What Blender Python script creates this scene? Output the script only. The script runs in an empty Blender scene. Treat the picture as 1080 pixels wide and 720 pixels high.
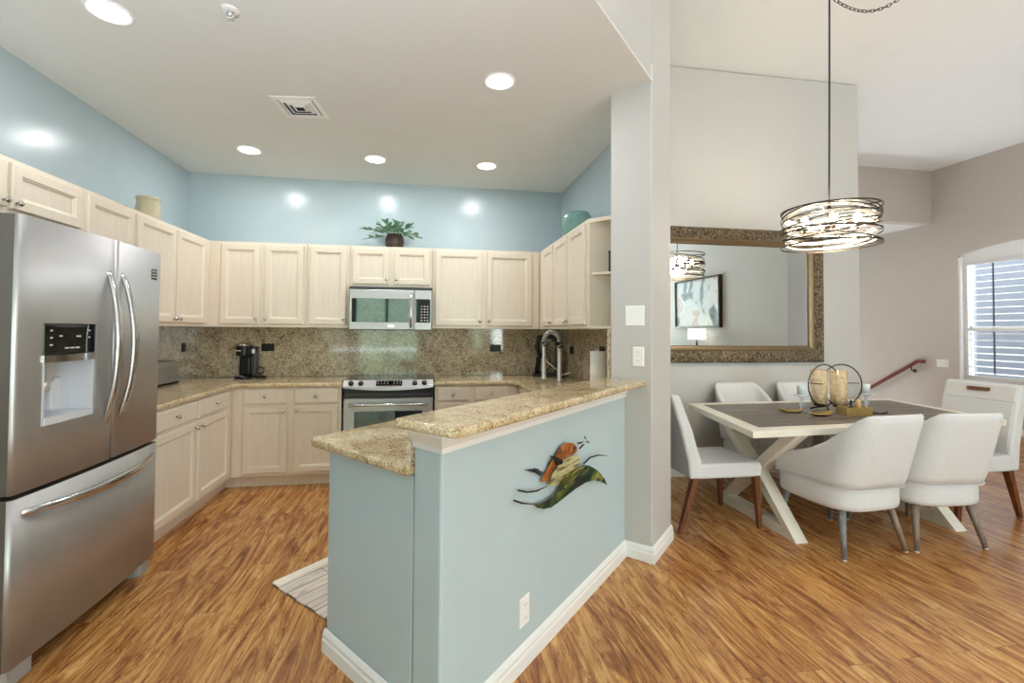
import bpy, bmesh, math, random
from mathutils import Vector, Matrix
random.seed(7)
PI = math.pi
S2 = math.sqrt(0.5)
scene = bpy.context.scene
col = scene.collection

# ------------------------------------------------------------------ camera, world, exposure, big lights
cam_d = bpy.data.cameras.new('camera')
cam = bpy.data.objects.new('camera', cam_d)
col.objects.link(cam)
scene.camera = cam
cam_d.sensor_width = 36.0
cam_d.sensor_fit = 'HORIZONTAL'
cam_d.lens = 36.0 * 478.495 / 1080.0
cam_d.shift_x = (540 - 525.282) / 1080.0
cam_d.shift_y = (337.778 - 360) / 1080.0
cam_d.clip_start = 0.05
_R = Vector((0.98773428, -0.15599654, 0.00678754))
_U = Vector((-0.01023386, -0.0212998, 0.99972075))
_F = Vector((0.1558084, 0.98752792, 0.02263499))
m = Matrix.Identity(4)
for i in range(3):
    m[i][0] = _R[i]; m[i][1] = _U[i]; m[i][2] = -_F[i]
m.translation = Vector((0, 0, 1.387))
cam.matrix_world = m

w = bpy.data.worlds.new('world')
scene.world = w
w.use_nodes = True
bgn = w.node_tree.nodes['Background']
bgn.inputs[0].default_value = (0.80, 0.90, 1.0, 1)
bgn.inputs[1].default_value = 14.0

scene.view_settings.view_transform = 'Standard'
scene.view_settings.look = 'None'
scene.view_settings.gamma = 1.0
scene.view_settings.use_curve_mapping = False
scene.view_settings.exposure = 0.14
scene.cycles.use_denoising = True
scene.cycles.max_bounces = 10
scene.cycles.diffuse_bounces = 6
scene.cycles.glossy_bounces = 5
scene.cycles.transmission_bounces = 8
scene.cycles.caustics_reflective = False
scene.cycles.caustics_refractive = False
scene.cycles.sample_clamp_indirect = 6.0

def area(name, loc, rot, sx, sy, power, color=(1, 1, 1), portal=False, spread=PI):
    d = bpy.data.lights.new(name, 'AREA')
    d.shape = 'RECTANGLE'; d.size = sx; d.size_y = sy
    d.energy = power; d.color = color; d.spread = spread
    if portal: d.cycles.is_portal = True
    o = bpy.data.objects.new(name, d); col.objects.link(o)
    o.location = loc; o.rotation_euler = rot
    return o
CAN_POWER = 6.5
area('daylight_rear_slider', (-1.17, -4.93, 1.25), (PI/2, 0, PI), 1.85, 2.3, 1, portal=True)
area('added_rear_fill', (3.4, -4.85, 1.45), (math.radians(100), 0, 0), 2.6, 2.0, 170, (0.88, 0.94, 1.0))  # added soft light standing in for daylight through the rear wall
area('added_living_room_fill', (2.9, -2.9, 1.3), (PI, 0, 0), 3.0, 3.0, 185, (0.80, 0.90, 1.0))  # no real lamp: unseen upward fill for the high ceiling
area('added_kitchen_fill', (-1.0, 0.35, 1.0), (PI, 0, 0), 1.6, 1.2, 48, (0.78, 0.89, 1.0))  # upward fill added out of view to brighten the kitchen ceiling
area('added_window_side_fill', (6.7, 3.7, 0.7), (PI, 0, 0), 1.2, 1.2, 40, (0.92, 0.96, 1.0))  # unseen fill added to lift the right wall and dining ceiling
area('added_stair_fill', (5.6, 7.6, 3.1), (0, 0, 0), 0.5, 0.5, 22, (1.0, 0.97, 0.92))  # added downward fill for the stairwell, no fixture there
area('daylight_side', (7.97, 4.9, 1.55), (PI/2, 0, PI/2), 1.6, 1.9, 1, portal=True)

# ------------------------------------------------------------------ materials
def lin(c):
    return tuple(((v/255)/12.92 if v/255 <= 0.04045 else ((v/255+0.055)/1.055)**2.4) for v in c) + (1.0,)
def newmat(name):
    mt = bpy.data.materials.new(name); mt.use_nodes = True
    nt = mt.node_tree
    return mt, nt, nt.nodes['Principled BSDF']
def N(nt, typ, **kw):
    n = nt.nodes.new(typ)
    for k, v in kw.items():
        if k in n.inputs: n.inputs[k].default_value = v
        else: setattr(n, k, v)
    return n
def ramp(nt, stops, interp='LINEAR'):
    n = nt.nodes.new('ShaderNodeValToRGB'); n.color_ramp.interpolation = interp
    e = n.color_ramp.elements
    while len(e) > 1: e.remove(e[0])
    e[0].position = stops[0][0]; e[0].color = stops[0][1]
    for p, c in stops[1:]:
        x = e.new(p); x.color = c
    return n
def coords(nt, scale=(1, 1, 1), rot=(0, 0, 0), kind='Object'):
    t = nt.nodes.new('ShaderNodeTexCoord'); mp = nt.nodes.new('ShaderNodeMapping')
    mp.inputs['Scale'].default_value = scale; mp.inputs['Rotation'].default_value = rot
    nt.links.new(t.outputs[kind], mp.inputs['Vector'])
    return mp.outputs['Vector']
def plain(name, rgb, rough=0.5, metal=0.0, var=0.04, vscale=6.0, bump=0.0, bscale=120.0, coat=0.0, stretch=(1, 1, 1), spec=None):
    mt, nt, b = newmat(name)
    c = lin(rgb)
    v = coords(nt, stretch)
    nz = N(nt, 'ShaderNodeTexNoise', Scale=vscale, Detail=4.0)
    nt.links.new(v, nz.inputs['Vector'])
    r = ramp(nt, [(0.3, tuple(x*(1-var) for x in c[:3])+(1,)), (0.7, tuple(min(1, x*(1+var)) for x in c[:3])+(1,))])
    nt.links.new(nz.outputs['Fac'], r.inputs['Fac'])
    nt.links.new(r.outputs['Color'], b.inputs['Base Color'])
    b.inputs['Roughness'].default_value = rough
    b.inputs['Metallic'].default_value = metal
    if spec is not None: b.inputs['Specular IOR Level'].default_value = spec
    if coat: b.inputs['Coat Weight'].default_value = coat; b.inputs['Coat Roughness'].default_value = 0.1
    if bump:
        n2 = N(nt, 'ShaderNodeTexNoise', Scale=bscale, Detail=3.0)
        nt.links.new(v, n2.inputs['Vector'])
        bp = N(nt, 'ShaderNodeBump', Strength=bump, Distance=0.002)
        nt.links.new(n2.outputs['Fac'], bp.inputs['Height'])
        nt.links.new(bp.outputs['Normal'], b.inputs['Normal'])
    return mt
def emit(name, rgb, strength):
    mt, nt, b = newmat(name)
    b.inputs['Base Color'].default_value = lin(rgb)
    b.inputs['Emission Color'].default_value = lin(rgb)
    b.inputs['Emission Strength'].default_value = strength
    return mt
def glassmat(name, rgb, rough=0.0, ior=1.45):
    mt, nt, b = newmat(name)
    b.inputs['Base Color'].default_value = lin(rgb)
    b.inputs['Transmission Weight'].default_value = 1.0
    b.inputs['Roughness'].default_value = rough
    b.inputs['IOR'].default_value = ior
    return mt

M = {}
M['blue'] = plain('blue_wall_paint', (175, 191, 197), 0.24, bump=0.12, bscale=60, var=0.015, spec=0.5)
M['bluehalf'] = plain('blue_half_wall_paint', (184, 202, 208), 0.42, bump=0.1, bscale=60, var=0.015)
M['grey'] = plain('warm_grey_paint', (192, 190, 187), 0.55, bump=0.1, bscale=60, var=0.012)
M['greige'] = plain('greige_paint', (196, 188, 177), 0.6, bump=0.1, bscale=60, var=0.012)
M['ceil'] = plain('ceiling_paint', (224, 225, 222), 0.8, bump=0.15, bscale=40, var=0.01)
M['trim'] = plain('white_trim_paint', (236, 236, 234), 0.35, var=0.01)
M['white'] = plain('white_plastic', (240, 240, 238), 0.3, var=0.01)
M['cab'] = plain('whitewashed_maple', (226, 214, 196), 0.38, var=0.035, vscale=5, stretch=(9, 9, 0.7))
M['cabside'] = plain('whitewashed_maple_side', (224, 211, 192), 0.42, var=0.03, vscale=5, stretch=(9, 9, 0.7))
M['nickel'] = plain('satin_nickel', (200, 196, 190), 0.25, metal=1.0, var=0.02)
M['chrome'] = plain('brushed_nickel_chrome', (226, 226, 226), 0.28, metal=0.7, var=0.01)
M['steel'] = plain('brushed_steel', (186, 185, 184), 0.44, metal=0.8, var=0.03, vscale=8, stretch=(30, 0.6, 1))
M['steelh'] = plain('bright_steel', (205, 205, 206), 0.16, metal=1.0, var=0.02)
M['darksteel'] = plain('grey_fridge_side', (70, 66, 60), 0.5, metal=0.0, var=0.03)
M['doorside'] = plain('steel_edge_dark_reflection', (92, 86, 78), 0.5, var=0.02)  # steel door edges, their dark reflection put into the colour
M['footgrey'] = plain('grey_plastic', (158, 156, 152), 0.45)
M['black'] = plain('black_plastic', (16, 16, 17), 0.42, var=0.1)
M['blackglass'] = plain('black_glass', (10, 11, 13), 0.04, var=0.02, spec=0.8)
M['dispwell'] = plain('dispenser_grey', (214, 218, 224), 0.4, var=0.02)
M['gasket'] = plain('dark_gasket', (40, 40, 42), 0.6)
M['darkgrey'] = plain('dark_grey_plastic', (60, 60, 62), 0.4)
M['legend'] = plain('pale_legend_print', (210, 212, 214), 0.5)

def wood(name, dark, mid, light, stretch, scale=3.0, rough=0.35):
    mt, nt, b = newmat(name)
    v = coords(nt, stretch)
    nz = N(nt, 'ShaderNodeTexNoise', Scale=scale, Detail=6.0, Roughness=0.6, Distortion=0.7)
    nt.links.new(v, nz.inputs['Vector'])
    r = ramp(nt, [(0.25, lin(dark)), (0.5, lin(mid)), (0.75, lin(light))])
    nt.links.new(nz.outputs['Fac'], r.inputs['Fac'])
    nt.links.new(r.outputs['Color'], b.inputs['Base Color'])
    b.inputs['Roughness'].default_value = rough
    return mt
M['walnut'] = wood('walnut_wood', (62, 32, 18), (110, 64, 36), (142, 90, 52), (14, 14, 1.2))
M['greywood'] = wood('grey_washed_wood', (92, 80, 72), (132, 116, 104), (160, 146, 134), (14, 14, 1.2))
M['bluewood'] = wood('blue_grey_washed_wood', (84, 84, 86), (120, 120, 122), (156, 156, 156), (14, 14, 1.2))
M['railwood'] = wood('mahogany_rail', (84, 30, 16), (116, 46, 26), (140, 64, 38), (6, 6, 6))
M['greyplank'] = wood('weathered_plank', (62, 55, 50), (98, 89, 81), (130, 120, 110), (0.9, 16, 4), 2.2, 0.34)
M['tablewhite'] = plain('cream_painted_wood', (232, 227, 215), 0.38, var=0.03, vscale=5, stretch=(1, 8, 8))
M['fabric'] = plain('oatmeal_white_linen', (214, 215, 217), 0.85, var=0.045, vscale=90, bump=0.25, bscale=420)
M['leather'] = plain('cream_leatherette', (226, 218, 203), 0.5, var=0.02)

# floor: hickory-like planks running along Y
def floor_mat():
    mt, nt, b = newmat('golden_brown_plank_floor')
    vb = coords(nt, (1, 1, 1), (0, 0, PI/2))
    br = nt.nodes.new('ShaderNodeTexBrick')
    br.offset = 0.37; br.offset_frequency = 2
    br.inputs['Color1'].default_value = (0, 0, 0, 1); br.inputs['Color2'].default_value = (1, 1, 1, 1)
    br.inputs['Mortar'].default_value = (0.5, 0.5, 0.5, 1)
    br.inputs['Scale'].default_value = 1.0
    br.inputs['Mortar Size'].default_value = 0.0012
    br.inputs['Mortar Smooth'].default_value = 0.2
    br.inputs['Brick Width'].default_value = 1.22
    br.inputs['Row Height'].default_value = 0.125
    nt.links.new(vb, br.inputs['Vector'])
    t = nt.nodes.new('ShaderNodeTexCoord')
    # shift the grain per plank
    mul = N(nt, 'ShaderNodeVectorMath', operation='SCALE'); mul.inputs['Scale'].default_value = 9.0
    nt.links.new(br.outputs['Color'], mul.inputs[0])
    add = N(nt, 'ShaderNodeVectorMath', operation='ADD')
    nt.links.new(t.outputs['Object'], add.inputs[0]); nt.links.new(mul.outputs['Vector'], add.inputs[1])
    mp = nt.nodes.new('ShaderNodeMapping'); mp.inputs['Scale'].default_value = (6.0, 0.85, 1)
    nt.links.new(add.outputs['Vector'], mp.inputs['Vector'])
    n1 = N(nt, 'ShaderNodeTexNoise', Scale=1.5, Detail=9.0, Roughness=0.62, Distortion=3.2)
    nt.links.new(mp.outputs['Vector'], n1.inputs['Vector'])
    mp2 = nt.nodes.new('ShaderNodeMapping'); mp2.inputs['Scale'].default_value = (55, 2.2, 1)
    nt.links.new(add.outputs['Vector'], mp2.inputs['Vector'])
    n2 = N(nt, 'ShaderNodeTexNoise', Scale=1.6, Detail=5.0, Roughness=0.6, Distortion=0.8)
    nt.links.new(mp2.outputs['Vector'], n2.inputs['Vector'])
    mx = N(nt, 'ShaderNodeMath', operation='MULTIPLY_ADD')
    nt.links.new(n2.outputs['Fac'], mx.inputs[0]); mx.inputs[1].default_value = 0.30
    nt.links.new(n1.outputs['Fac'], mx.inputs[2])
    s2 = N(nt, 'ShaderNodeMath', operation='MULTIPLY_ADD')
    nt.links.new(br.outputs['Color'], s2.inputs[0]); s2.inputs[1].default_value = 0.09
    nt.links.new(mx.outputs[0], s2.inputs[2])
    r = ramp(nt, [(0.48, lin((112, 64, 36))), (0.60, lin((154, 98, 54))), (0.70, lin((186, 130, 74))), (0.80, lin((208, 156, 92))), (0.92, lin((222, 180, 118)))])
    nt.links.new(s2.outputs[0], r.inputs['Fac'])
    mp3 = nt.nodes.new('ShaderNodeMapping'); mp3.inputs['Scale'].default_value = (8, 0.9, 1)
    nt.links.new(add.outputs['Vector'], mp3.inputs['Vector'])
    n3 = N(nt, 'ShaderNodeTexNoise', Scale=2.3, Detail=6.0, Roughness=0.6, Distortion=3.0)
    nt.links.new(mp3.outputs['Vector'], n3.inputs['Vector'])
    sb = N(nt, 'ShaderNodeMath', operation='SUBTRACT'); nt.links.new(n3.outputs['Fac'], sb.inputs[0]); sb.inputs[1].default_value = 0.42
    ab = N(nt, 'ShaderNodeMath', operation='ABSOLUTE'); nt.links.new(sb.outputs[0], ab.inputs[0])
    rv = ramp(nt, [(0.0, (0.50, 0.41, 0.33, 1)), (0.016, (0.74, 0.66, 0.58, 1)), (0.045, (1, 1, 1, 1))])
    nt.links.new(ab.outputs[0], rv.inputs['Fac'])
    vm = N(nt, 'ShaderNodeMixRGB', blend_type='MULTIPLY'); vm.inputs['Fac'].default_value = 1.0
    nt.links.new(r.outputs['Color'], vm.inputs['Color1']); nt.links.new(rv.outputs['Color'], vm.inputs['Color2'])
    mixm = N(nt, 'ShaderNodeMixRGB', blend_type='MULTIPLY')
    mixm.inputs['Color2'].default_value = (0.5, 0.4, 0.33, 1)
    nt.links.new(br.outputs['Fac'], mixm.inputs['Fac'])
    nt.links.new(vm.outputs['Color'], mixm.inputs['Color1'])
    nt.links.new(mixm.outputs['Color'], b.inputs['Base Color'])
    b.inputs['Roughness'].default_value = 0.24
    bp = N(nt, 'ShaderNodeBump', Strength=0.12, Distance=0.002)
    nt.links.new(n2.outputs['Fac'], bp.inputs['Height'])
    nt.links.new(bp.outputs['Normal'], b.inputs['Normal'])
    return mt
M['floor'] = floor_mat()

def granite(name, stops, rough, scale=1.0, patch=None):
    mt, nt, b = newmat(name)
    v = coords(nt, (1, 1, 1))
    n1 = N(nt, 'ShaderNodeTexNoise', Scale=95*scale, Detail=3.0, Roughness=0.7)
    n2 = N(nt, 'ShaderNodeTexNoise', Scale=7.0*scale, Detail=4.0, Roughness=0.6, Distortion=1.0)
    vo = N(nt, 'ShaderNodeTexVoronoi', Scale=110*scale)
    for n in (n1, n2, vo): nt.links.new(v, n.inputs['Vector'])
    sep = N(nt, 'ShaderNodeMixRGB', blend_type='MIX'); sep.inputs['Fac'].default_value = 0.42
    nt.links.new(n1.outputs['Fac'], sep.inputs['Color1']); nt.links.new(vo.outputs['Color'], sep.inputs['Color2'])
    ad = N(nt, 'ShaderNodeMath', operation='MULTIPLY_ADD')
    bw = nt.nodes.new('ShaderNodeRGBToBW')
    nt.links.new(sep.outputs['Color'], bw.inputs['Color'])
    nt.links.new(n2.outputs['Fac'], ad.inputs[0]); ad.inputs[1].default_value = 0.55
    nt.links.new(bw.outputs['Val'], ad.inputs[2])
    r = ramp(nt, stops)
    nt.links.new(ad.outputs[0], r.inputs['Fac'])
    nt.links.new(r.outputs['Color'], b.inputs['Base Color'])
    b.inputs['Roughness'].default_value = rough
    b.inputs['Specular IOR Level'].default_value = 0.6
    return mt
M['granite'] = granite('gold_granite', [(0.50, lin((84, 64, 44))), (0.60, lin((148, 122, 84))), (0.70, lin((186, 162, 120))), (0.82, lin((206, 186, 148))), (0.97, lin((224, 210, 180)))], 0.07, 1.5)
M['splash'] = granite('brown_speckled_granite', [(0.46, lin((56, 46, 38))), (0.58, lin((116, 100, 80))), (0.70, lin((162, 145, 119))), (0.82, lin((190, 175, 148))), (0.97, lin((210, 199, 174)))], 0.07, 1.0)

# ------------------------------------------------------------------ mesh helpers
class MB:
    """collects shapes, becomes one mesh object"""
    def __init__(s): s.bm = bmesh.new()
    def box(s, x0, x1, y0, y1, z0, z1, mat=0):
        v = [s.bm.verts.new(p) for p in ((x0,y0,z0),(x1,y0,z0),(x1,y1,z0),(x0,y1,z0),(x0,y0,z1),(x1,y0,z1),(x1,y1,z1),(x0,y1,z1))]
        for f in ((3,2,1,0),(4,5,6,7),(0,1,5,4),(1,2,6,5),(2,3,7,6),(3,0,4,7)):
            fc = s.bm.faces.new([v[i] for i in f]); fc.material_index = mat
        return v
    def prism(s, pts, z0, z1, mat=0):
        a = [s.bm.verts.new((p[0], p[1], z0)) for p in pts]
        b = [s.bm.verts.new((p[0], p[1], z1)) for p in pts]
        n = len(pts)
        fs = [s.bm.faces.new(list(reversed(a))), s.bm.faces.new(b)]
        for i in range(n):
            fs.append(s.bm.faces.new((a[i], a[(i+1) % n], b[(i+1) % n], b[i])))
        for f in fs: f.material_index = mat
        return a + b
    def loft(s, loops, cap0=True, cap1=True, closed=True, mat=0, smooth=False):
        rows = [[s.bm.verts.new(p) for p in lp] for lp in loops]
        n = len(rows[0]); fs = []
        for a, b in zip(rows, rows[1:]):
            for i in range(n if closed else n-1):
                fs.append(s.bm.faces.new((a[i], a[(i+1) % n], b[(i+1) % n], b[i])))
        if cap0: fs.append(s.bm.faces.new(list(reversed(rows[0]))))
        if cap1: fs.append(s.bm.faces.new(rows[-1]))
        for f in fs: f.material_index = mat; f.smooth = smooth
        return rows
    def ring(s, c, r, n, ax=(0, 0, 1)):
        ax = Vector(ax).normalized()
        a = ax.orthogonal().normalized(); b = ax.cross(a)
        return [Vector(c) + a*(math.cos(2*PI*i/n)*r) + b*(math.sin(2*PI*i/n)*r) for i in range(n)]
    def cyl(s, p0, p1, r0, r1=None, n=16, mat=0, smooth=True):
        r1 = r0 if r1 is None else r1
        ax = Vector(p1) - Vector(p0)
        s.loft([s.ring(p0, r0, n, ax), s.ring(p1, r1, n, ax)], mat=mat, smooth=smooth)
    def tube(s, pts, r, n=8, closed=False, mat=0, flat=None):
        pts = [Vector(p) for p in pts]; loops = []; prev = None
        for i, p in enumerate(pts):
            if closed: d = pts[(i+1) % len(pts)] - pts[i-1]
            else: d = pts[min(i+1, len(pts)-1)] - pts[max(i-1, 0)]
            d.normalize()
            if prev is None: a = d.orthogonal().normalized()
            else:
                a = prev - d*prev.dot(d)
                a = a.normalized() if a.length > 1e-6 else d.orthogonal().normalized()
            prev = a; b = d.cross(a)
            rr = r[i] if isinstance(r, (list, tuple)) else r
            loops.append([p + a*(math.cos(2*PI*k/n)*rr) + b*(math.sin(2*PI*k/n)*rr) for k in range(n)])
        if closed: loops.append(loops[0])
        if closed:
            rows = [[s.bm.verts.new(q) for q in lp] for lp in loops[:-1]]
            m_ = len(rows)
            for i in range(m_):
                A, B = rows[i], rows[(i+1) % m_]
                for k in range(n):
                    f = s.bm.faces.new((A[k], A[(k+1) % n], B[(k+1) % n], B[k])); f.smooth = True; f.material_index = mat
        else: s.loft(loops, smooth=True, mat=mat)
    def lathe(s, prof, c=(0, 0, 0), n=24, ax=(0, 0, 1), mat=0, cap=True):
        ax = Vector(ax).normalized(); loops = []
        for r, h in prof:
            loops.append(s.ring(Vector(c) + ax*h, max(r, 1e-4), n, ax))
        s.loft(loops, cap, cap, smooth=True, mat=mat)
    def sphere(s, c, r, n=12, sc=(1, 1, 1), mat=0):
        prof = []
        k = max(6, n//2)
        loops = []
        for i in range(1, k):
            t = PI*i/k
            loops.append([(c[0]+sc[0]*r*math.sin(t)*math.cos(2*PI*j/n), c[1]+sc[1]*r*math.sin(t)*math.sin(2*PI*j/n), c[2]-sc[2]*r*math.cos(t)) for j in range(n)])
        s.loft(loops, smooth=True, mat=mat)
    def rects(s, x0, x1, z0, z1, prof, mat=0, smooth=False):
        """front facing -Y built from nested rectangles: prof = [(inset, y)...], capped at the end"""
        loops = []
        for ins, y in prof:
            loops.append([(x0+ins, y, z0+ins), (x1-ins, y, z0+ins), (x1-ins, y, z1-ins), (x0+ins, y, z1-ins)])
        s.loft(loops, cap0=True, cap1=True, mat=mat, smooth=smooth)
    def build(s, name, mat, parent=None, world=False, bevel=0.0, seg=2, subsurf=0, smooth=False, fix=True):
        bm = s.bm
        if fix: bmesh.ops.recalc_face_normals(bm, faces=bm.faces[:])
        if smooth:
            for f in bm.faces: f.smooth = True
        me = bpy.data.meshes.new(name)
        if parent is not None and world:
            bm.transform(matw(parent).inverted())
        bm.to_mesh(me); bm.free()
        o = bpy.data.objects.new(name, me)
        for mm in (mat if isinstance(mat, (list, tuple)) else [mat]): me.materials.append(mm)
        col.objects.link(o)
        if parent is not None: o.parent = parent
        if bevel:
            md = o.modifiers.new('bevel', 'BEVEL'); md.width = bevel; md.segments = seg
            md.limit_method = 'ANGLE'; md.angle_limit = math.radians(40); md.harden_normals = False
        if subsurf:
            md = o.modifiers.new('subsurf', 'SUBSURF'); md.levels = subsurf; md.render_levels = subsurf
        return o
def matw(o):
    mm = Matrix.Translation(o.location) @ o.rotation_euler.to_matrix().to_4x4()
    return matw(o.parent) @ mm if o.parent else mm
def tag(o, label, cat, group=None):
    o['label'] = label; o['category'] = cat
    if group: o['group'] = group
    return o
def thing(name, label, cat, loc=(0, 0, 0), rz=0.0, group=None):
    o = bpy.data.objects.new(name, None); col.objects.link(o)
    o.empty_display_size = 0.1
    o.location = loc; o.rotation_euler = (0, 0, rz)
    return tag(o, label, cat, group)
def struct(o, label=None):
    o['kind'] = 'structure'
    if label: o['label'] = label
    return o
def copy_tree(o, parent=None):
    c = o.copy(); col.objects.link(c)
    if parent is not None: c.parent = parent
    for ch in list(o.children): copy_tree(ch, c)
    return c
def dup(o, loc, rz, label, group=None):
    c = copy_tree(o); c.location = loc; c.rotation_euler = (0, 0, rz); c['label'] = label
    if group: c['group'] = group
    return c

# ------------------------------------------------------------------ the setting
XL, XR, YB, HC, HD, YM, XD = -2.319, 1.475, 4.856, 2.924, 4.0, 4.07, 4.46
def sbox(name, b, mat, label=None, bevel=0):
    q = MB(); q.box(*b); return struct(q.build(name, mat, bevel=bevel), label)
sbox('floor', (-2.6, 8.2, -5.2, 6.07, -0.1, 0), M['floor'])
q = MB()
for i in range(8): q.box(XD, 8.0, 6.071+0.28*i, 6.07+0.28*(i+1), -1.6-0.19*i, -0.19*(i+1))
struct(q.build('floor_stairs', M['floor']))
sbox('wall_left', (-2.45, XL, -5.0, 5.0, 0, HD), M['blue'])
sbox('wall_back', (XL, 1.64, YB, 5.0, 0, HD), M['blue'])
sbox('wall_kitchen_right', (XR, 1.64, 3.05, YB, 0, HD), M['blue'])
cA, cB, cC, cD = (1.355, 2.575), (1.165, 2.765), (1.450, 3.050), (1.640, 2.860)
q = MB(); q.prism([cA, cD, cC, cB], 0, HD)
struct(q.build('wall_column', M['grey'], bevel=0.012, seg=3), 'pale grey square column turned at 45 degrees at the end of the bar')
def diag(c, s):            # point with x-y=c and x+y=s
    return ((s+c)/2, (s-c)/2)
q = MB(); q.prism([diag(-1.215, 3.9), diag(-1.6, 3.9), (XL, XL+1.6), (XL, XL+1.215)], HC+0.004, HD)
struct(q.build('wall_header', M['grey'], bevel=0.01, seg=3))
q = MB(); q.prism([(XL, YB), (XR, YB), (XR, 3.05), diag(-1.6, 3.95), diag(-1.218, 3.93), (XL, XL+1.218)], HC, HC+0.1)
struct(q.build('ceiling', M['ceil']))
sbox('ceiling_dining', (-2.6, 8.2, -5.2, 6.25, HD, HD+0.1), M['ceil'])
sbox('wall_dining', (1.64, XD, YM, 9.0, -1.6, HD), M['grey'], bevel=0.02)
sbox('wall_stair_header', (XD, 8.0, 6.07, 6.22, 3.15, HD), M['greige'])
sbox('ceiling_stair', (XD, 8.0, 6.22, 9.0, 3.15, 3.25), M['ceil'])
sbox('wall_stair_end', (XD, 8.0, 9.0, 9.15, -1.6, 3.3), M['grey'])
# window wall with an arched opening
WY0, WY1, WZ0, WZ1 = 4.10, 5.72, 0.68, 2.58
q = MB()
q.box(8.0, 8.18, WY1, 9.1, -1.6, HD); q.box(8.0, 8.18, 2.1, WY0, 0, HD); q.box(8.0, 8.18, WY0, WY1, 0, WZ0)
arch = [(WY0+(WY1-WY0)*i/16, WZ1+0.11*(1-((i-8)/8)**2)) for i in range(17)]
for (a, za), (b, zb) in zip(arch, arch[1:]):
    vs = []
    for x in (8.0, 8.18):
        vs.append([q.bm.verts.new((x, a, za)), q.bm.verts.new((x, b, zb)), q.bm.verts.new((x, b, HD)), q.bm.verts.new((x, a, HD))])
    q.bm.faces.new(vs[0]); q.bm.faces.new(vs[1][::-1])
    q.bm.faces.new((vs[0][0], vs[0][1], vs[1][1], vs[1][0])); q.bm.faces.new((vs[0][3], vs[0][2], vs[1][2], vs[1][3]))
struct(q.build('wall_window', M['greige']))
sbox('wall_living', (5.2, 5.35, -5.0, 2.25, 0, HD), M['grey'])
sbox('wall_passage', (5.35, 8.18, 2.1, 2.25, 0, HD), M['grey'])
# rear wall with glazed openings
RW = [(-2.1, -0.25, 0.08, 2.42), (1.42, 1.86, 0.8, 2.1), (2.1, 2.52, 0.8, 2.1), (2.9, 4.9, 0.3, 2.5)]  # the last, widest opening is an unseen window added for more light
q = MB(); x = -2.45
for a, b, z0, z1 in RW:
    q.box(x, a, -5.15, -5.0, 0, HD); q.box(a, b, -5.15, -5.0, 0, z0); q.box(a, b, -5.15, -5.0, z1, HD); x = b
q.box(x, 5.35, -5.15, -5.0, 0, HD)
struct(q.build('wall_rear', M['grey']))
for i, (a, b, z0, z1) in enumerate(RW):
    q = MB(); t = 0.05
    q.box(a, a+t, -5.12, -5.03, z0, z1); q.box(b-t, b, -5.12, -5.03, z0, z1)
    q.box(a+t, b-t, -5.12, -5.03, z0, z0+t); q.box(a+t, b-t, -5.12, -5.03, z1-t, z1)
    if b-a > 1: q.box((a+b)/2-0.04, (a+b)/2+0.04, -5.11, -5.04, z0+t, z1-t)
    fr = struct(q.build('window_%d' % (i+2), M['white' if i else 'darkgrey']))
M['hedge'] = plain('clipped_hedge_green', (176, 196, 168), 0.9, var=0.4, vscale=14)
M['lawn'] = plain('lawn_green', (108, 128, 78), 0.95, var=0.2, vscale=4)
sbox('ground_outside', (-14, 18, -22, -5.2, -0.25, -0.15), M['lawn'])
sbox('hedge_backdrop', (-12, 12, -12.6, -11.6, -0.15, 4.6), M['hedge'])
M['ext'] = plain('blue_grey_stucco', (84, 87, 92), 0.9, var=0.05)
M['extw'] = plain('white_stucco', (104, 106, 110), 0.9)
sbox('wall_exterior', (10.4, 10.6, 2.0, 7.15, -0.2, 4.5), M['ext'])
sbox('ground_side', (8.2, 16, -3, 14, -0.3, -0.2), M['extw'])
sbox('wall_exterior_white', (11.6, 11.8, 6.0, 12.0, -0.2, 4.2), M['extw'])

# half wall and base of the peninsula
P0, PM, P1 = (0.055, 1.515), (-0.040, 1.630), (-0.42, 2.09)
q = MB(); q.prism([P0, diag(-1.46, 3.935), diag(-1.67, 3.935), PM], 0, 1.054)
struct(q.build('wall_half', M['bluehalf'], bevel=0.012, seg=3), 'pale blue half wall under the raised granite bar')
q = MB(); q.prism([(-0.0395, 1.6345), diag(-1.672, 3.90), diag(-2.505, 3.2), (-0.4165, 2.0925)], 0.0, 0.876)
struct(q.build('wall_peninsula_base', M['bluehalf'], bevel=0.008), 'pale blue end panel under the lower granite counter')

# baseboards
def baseboard(name, pts, h=0.095, t=0.016):
    """pts: wall foot polyline, board to its right side"""
    prof = [(0, 0), (t, 0), (t, h*0.55), (t*0.75, h*0.62), (t*0.75, h*0.78), (t*0.35, h*0.93), (0, h)]
    P = [Vector((p[0], p[1], 0)) for p in pts]
    loops = []
    for i, p in enumerate(P):
        dirs = []
        if i > 0: dirs.append((P[i]-P[i-1]).normalized())
        if i < len(P)-1: dirs.append((P[i+1]-P[i]).normalized())
        ns = [Vector((d.y, -d.x, 0)) for d in dirs]
        n = sum(ns, Vector()).normalized()
        k = 1.0/max(0.3, n.dot(ns[0]))
        loops.append([p + n*(a*k) + Vector((0, 0, b)) for a, b in prof])
    q = MB(); q.loft(loops)
    return struct(q.build(name, M['trim']))
baseboard('baseboard_half_wall', [P1, P0, diag(-1.46, 3.935), cA, cD])
baseboard('baseboard_dining', [(1.66, YM), (XD, YM), (XD, 6.05)])
baseboard('baseboard_window', [(8.0, 6.05), (8.0, 2.25)])
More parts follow.
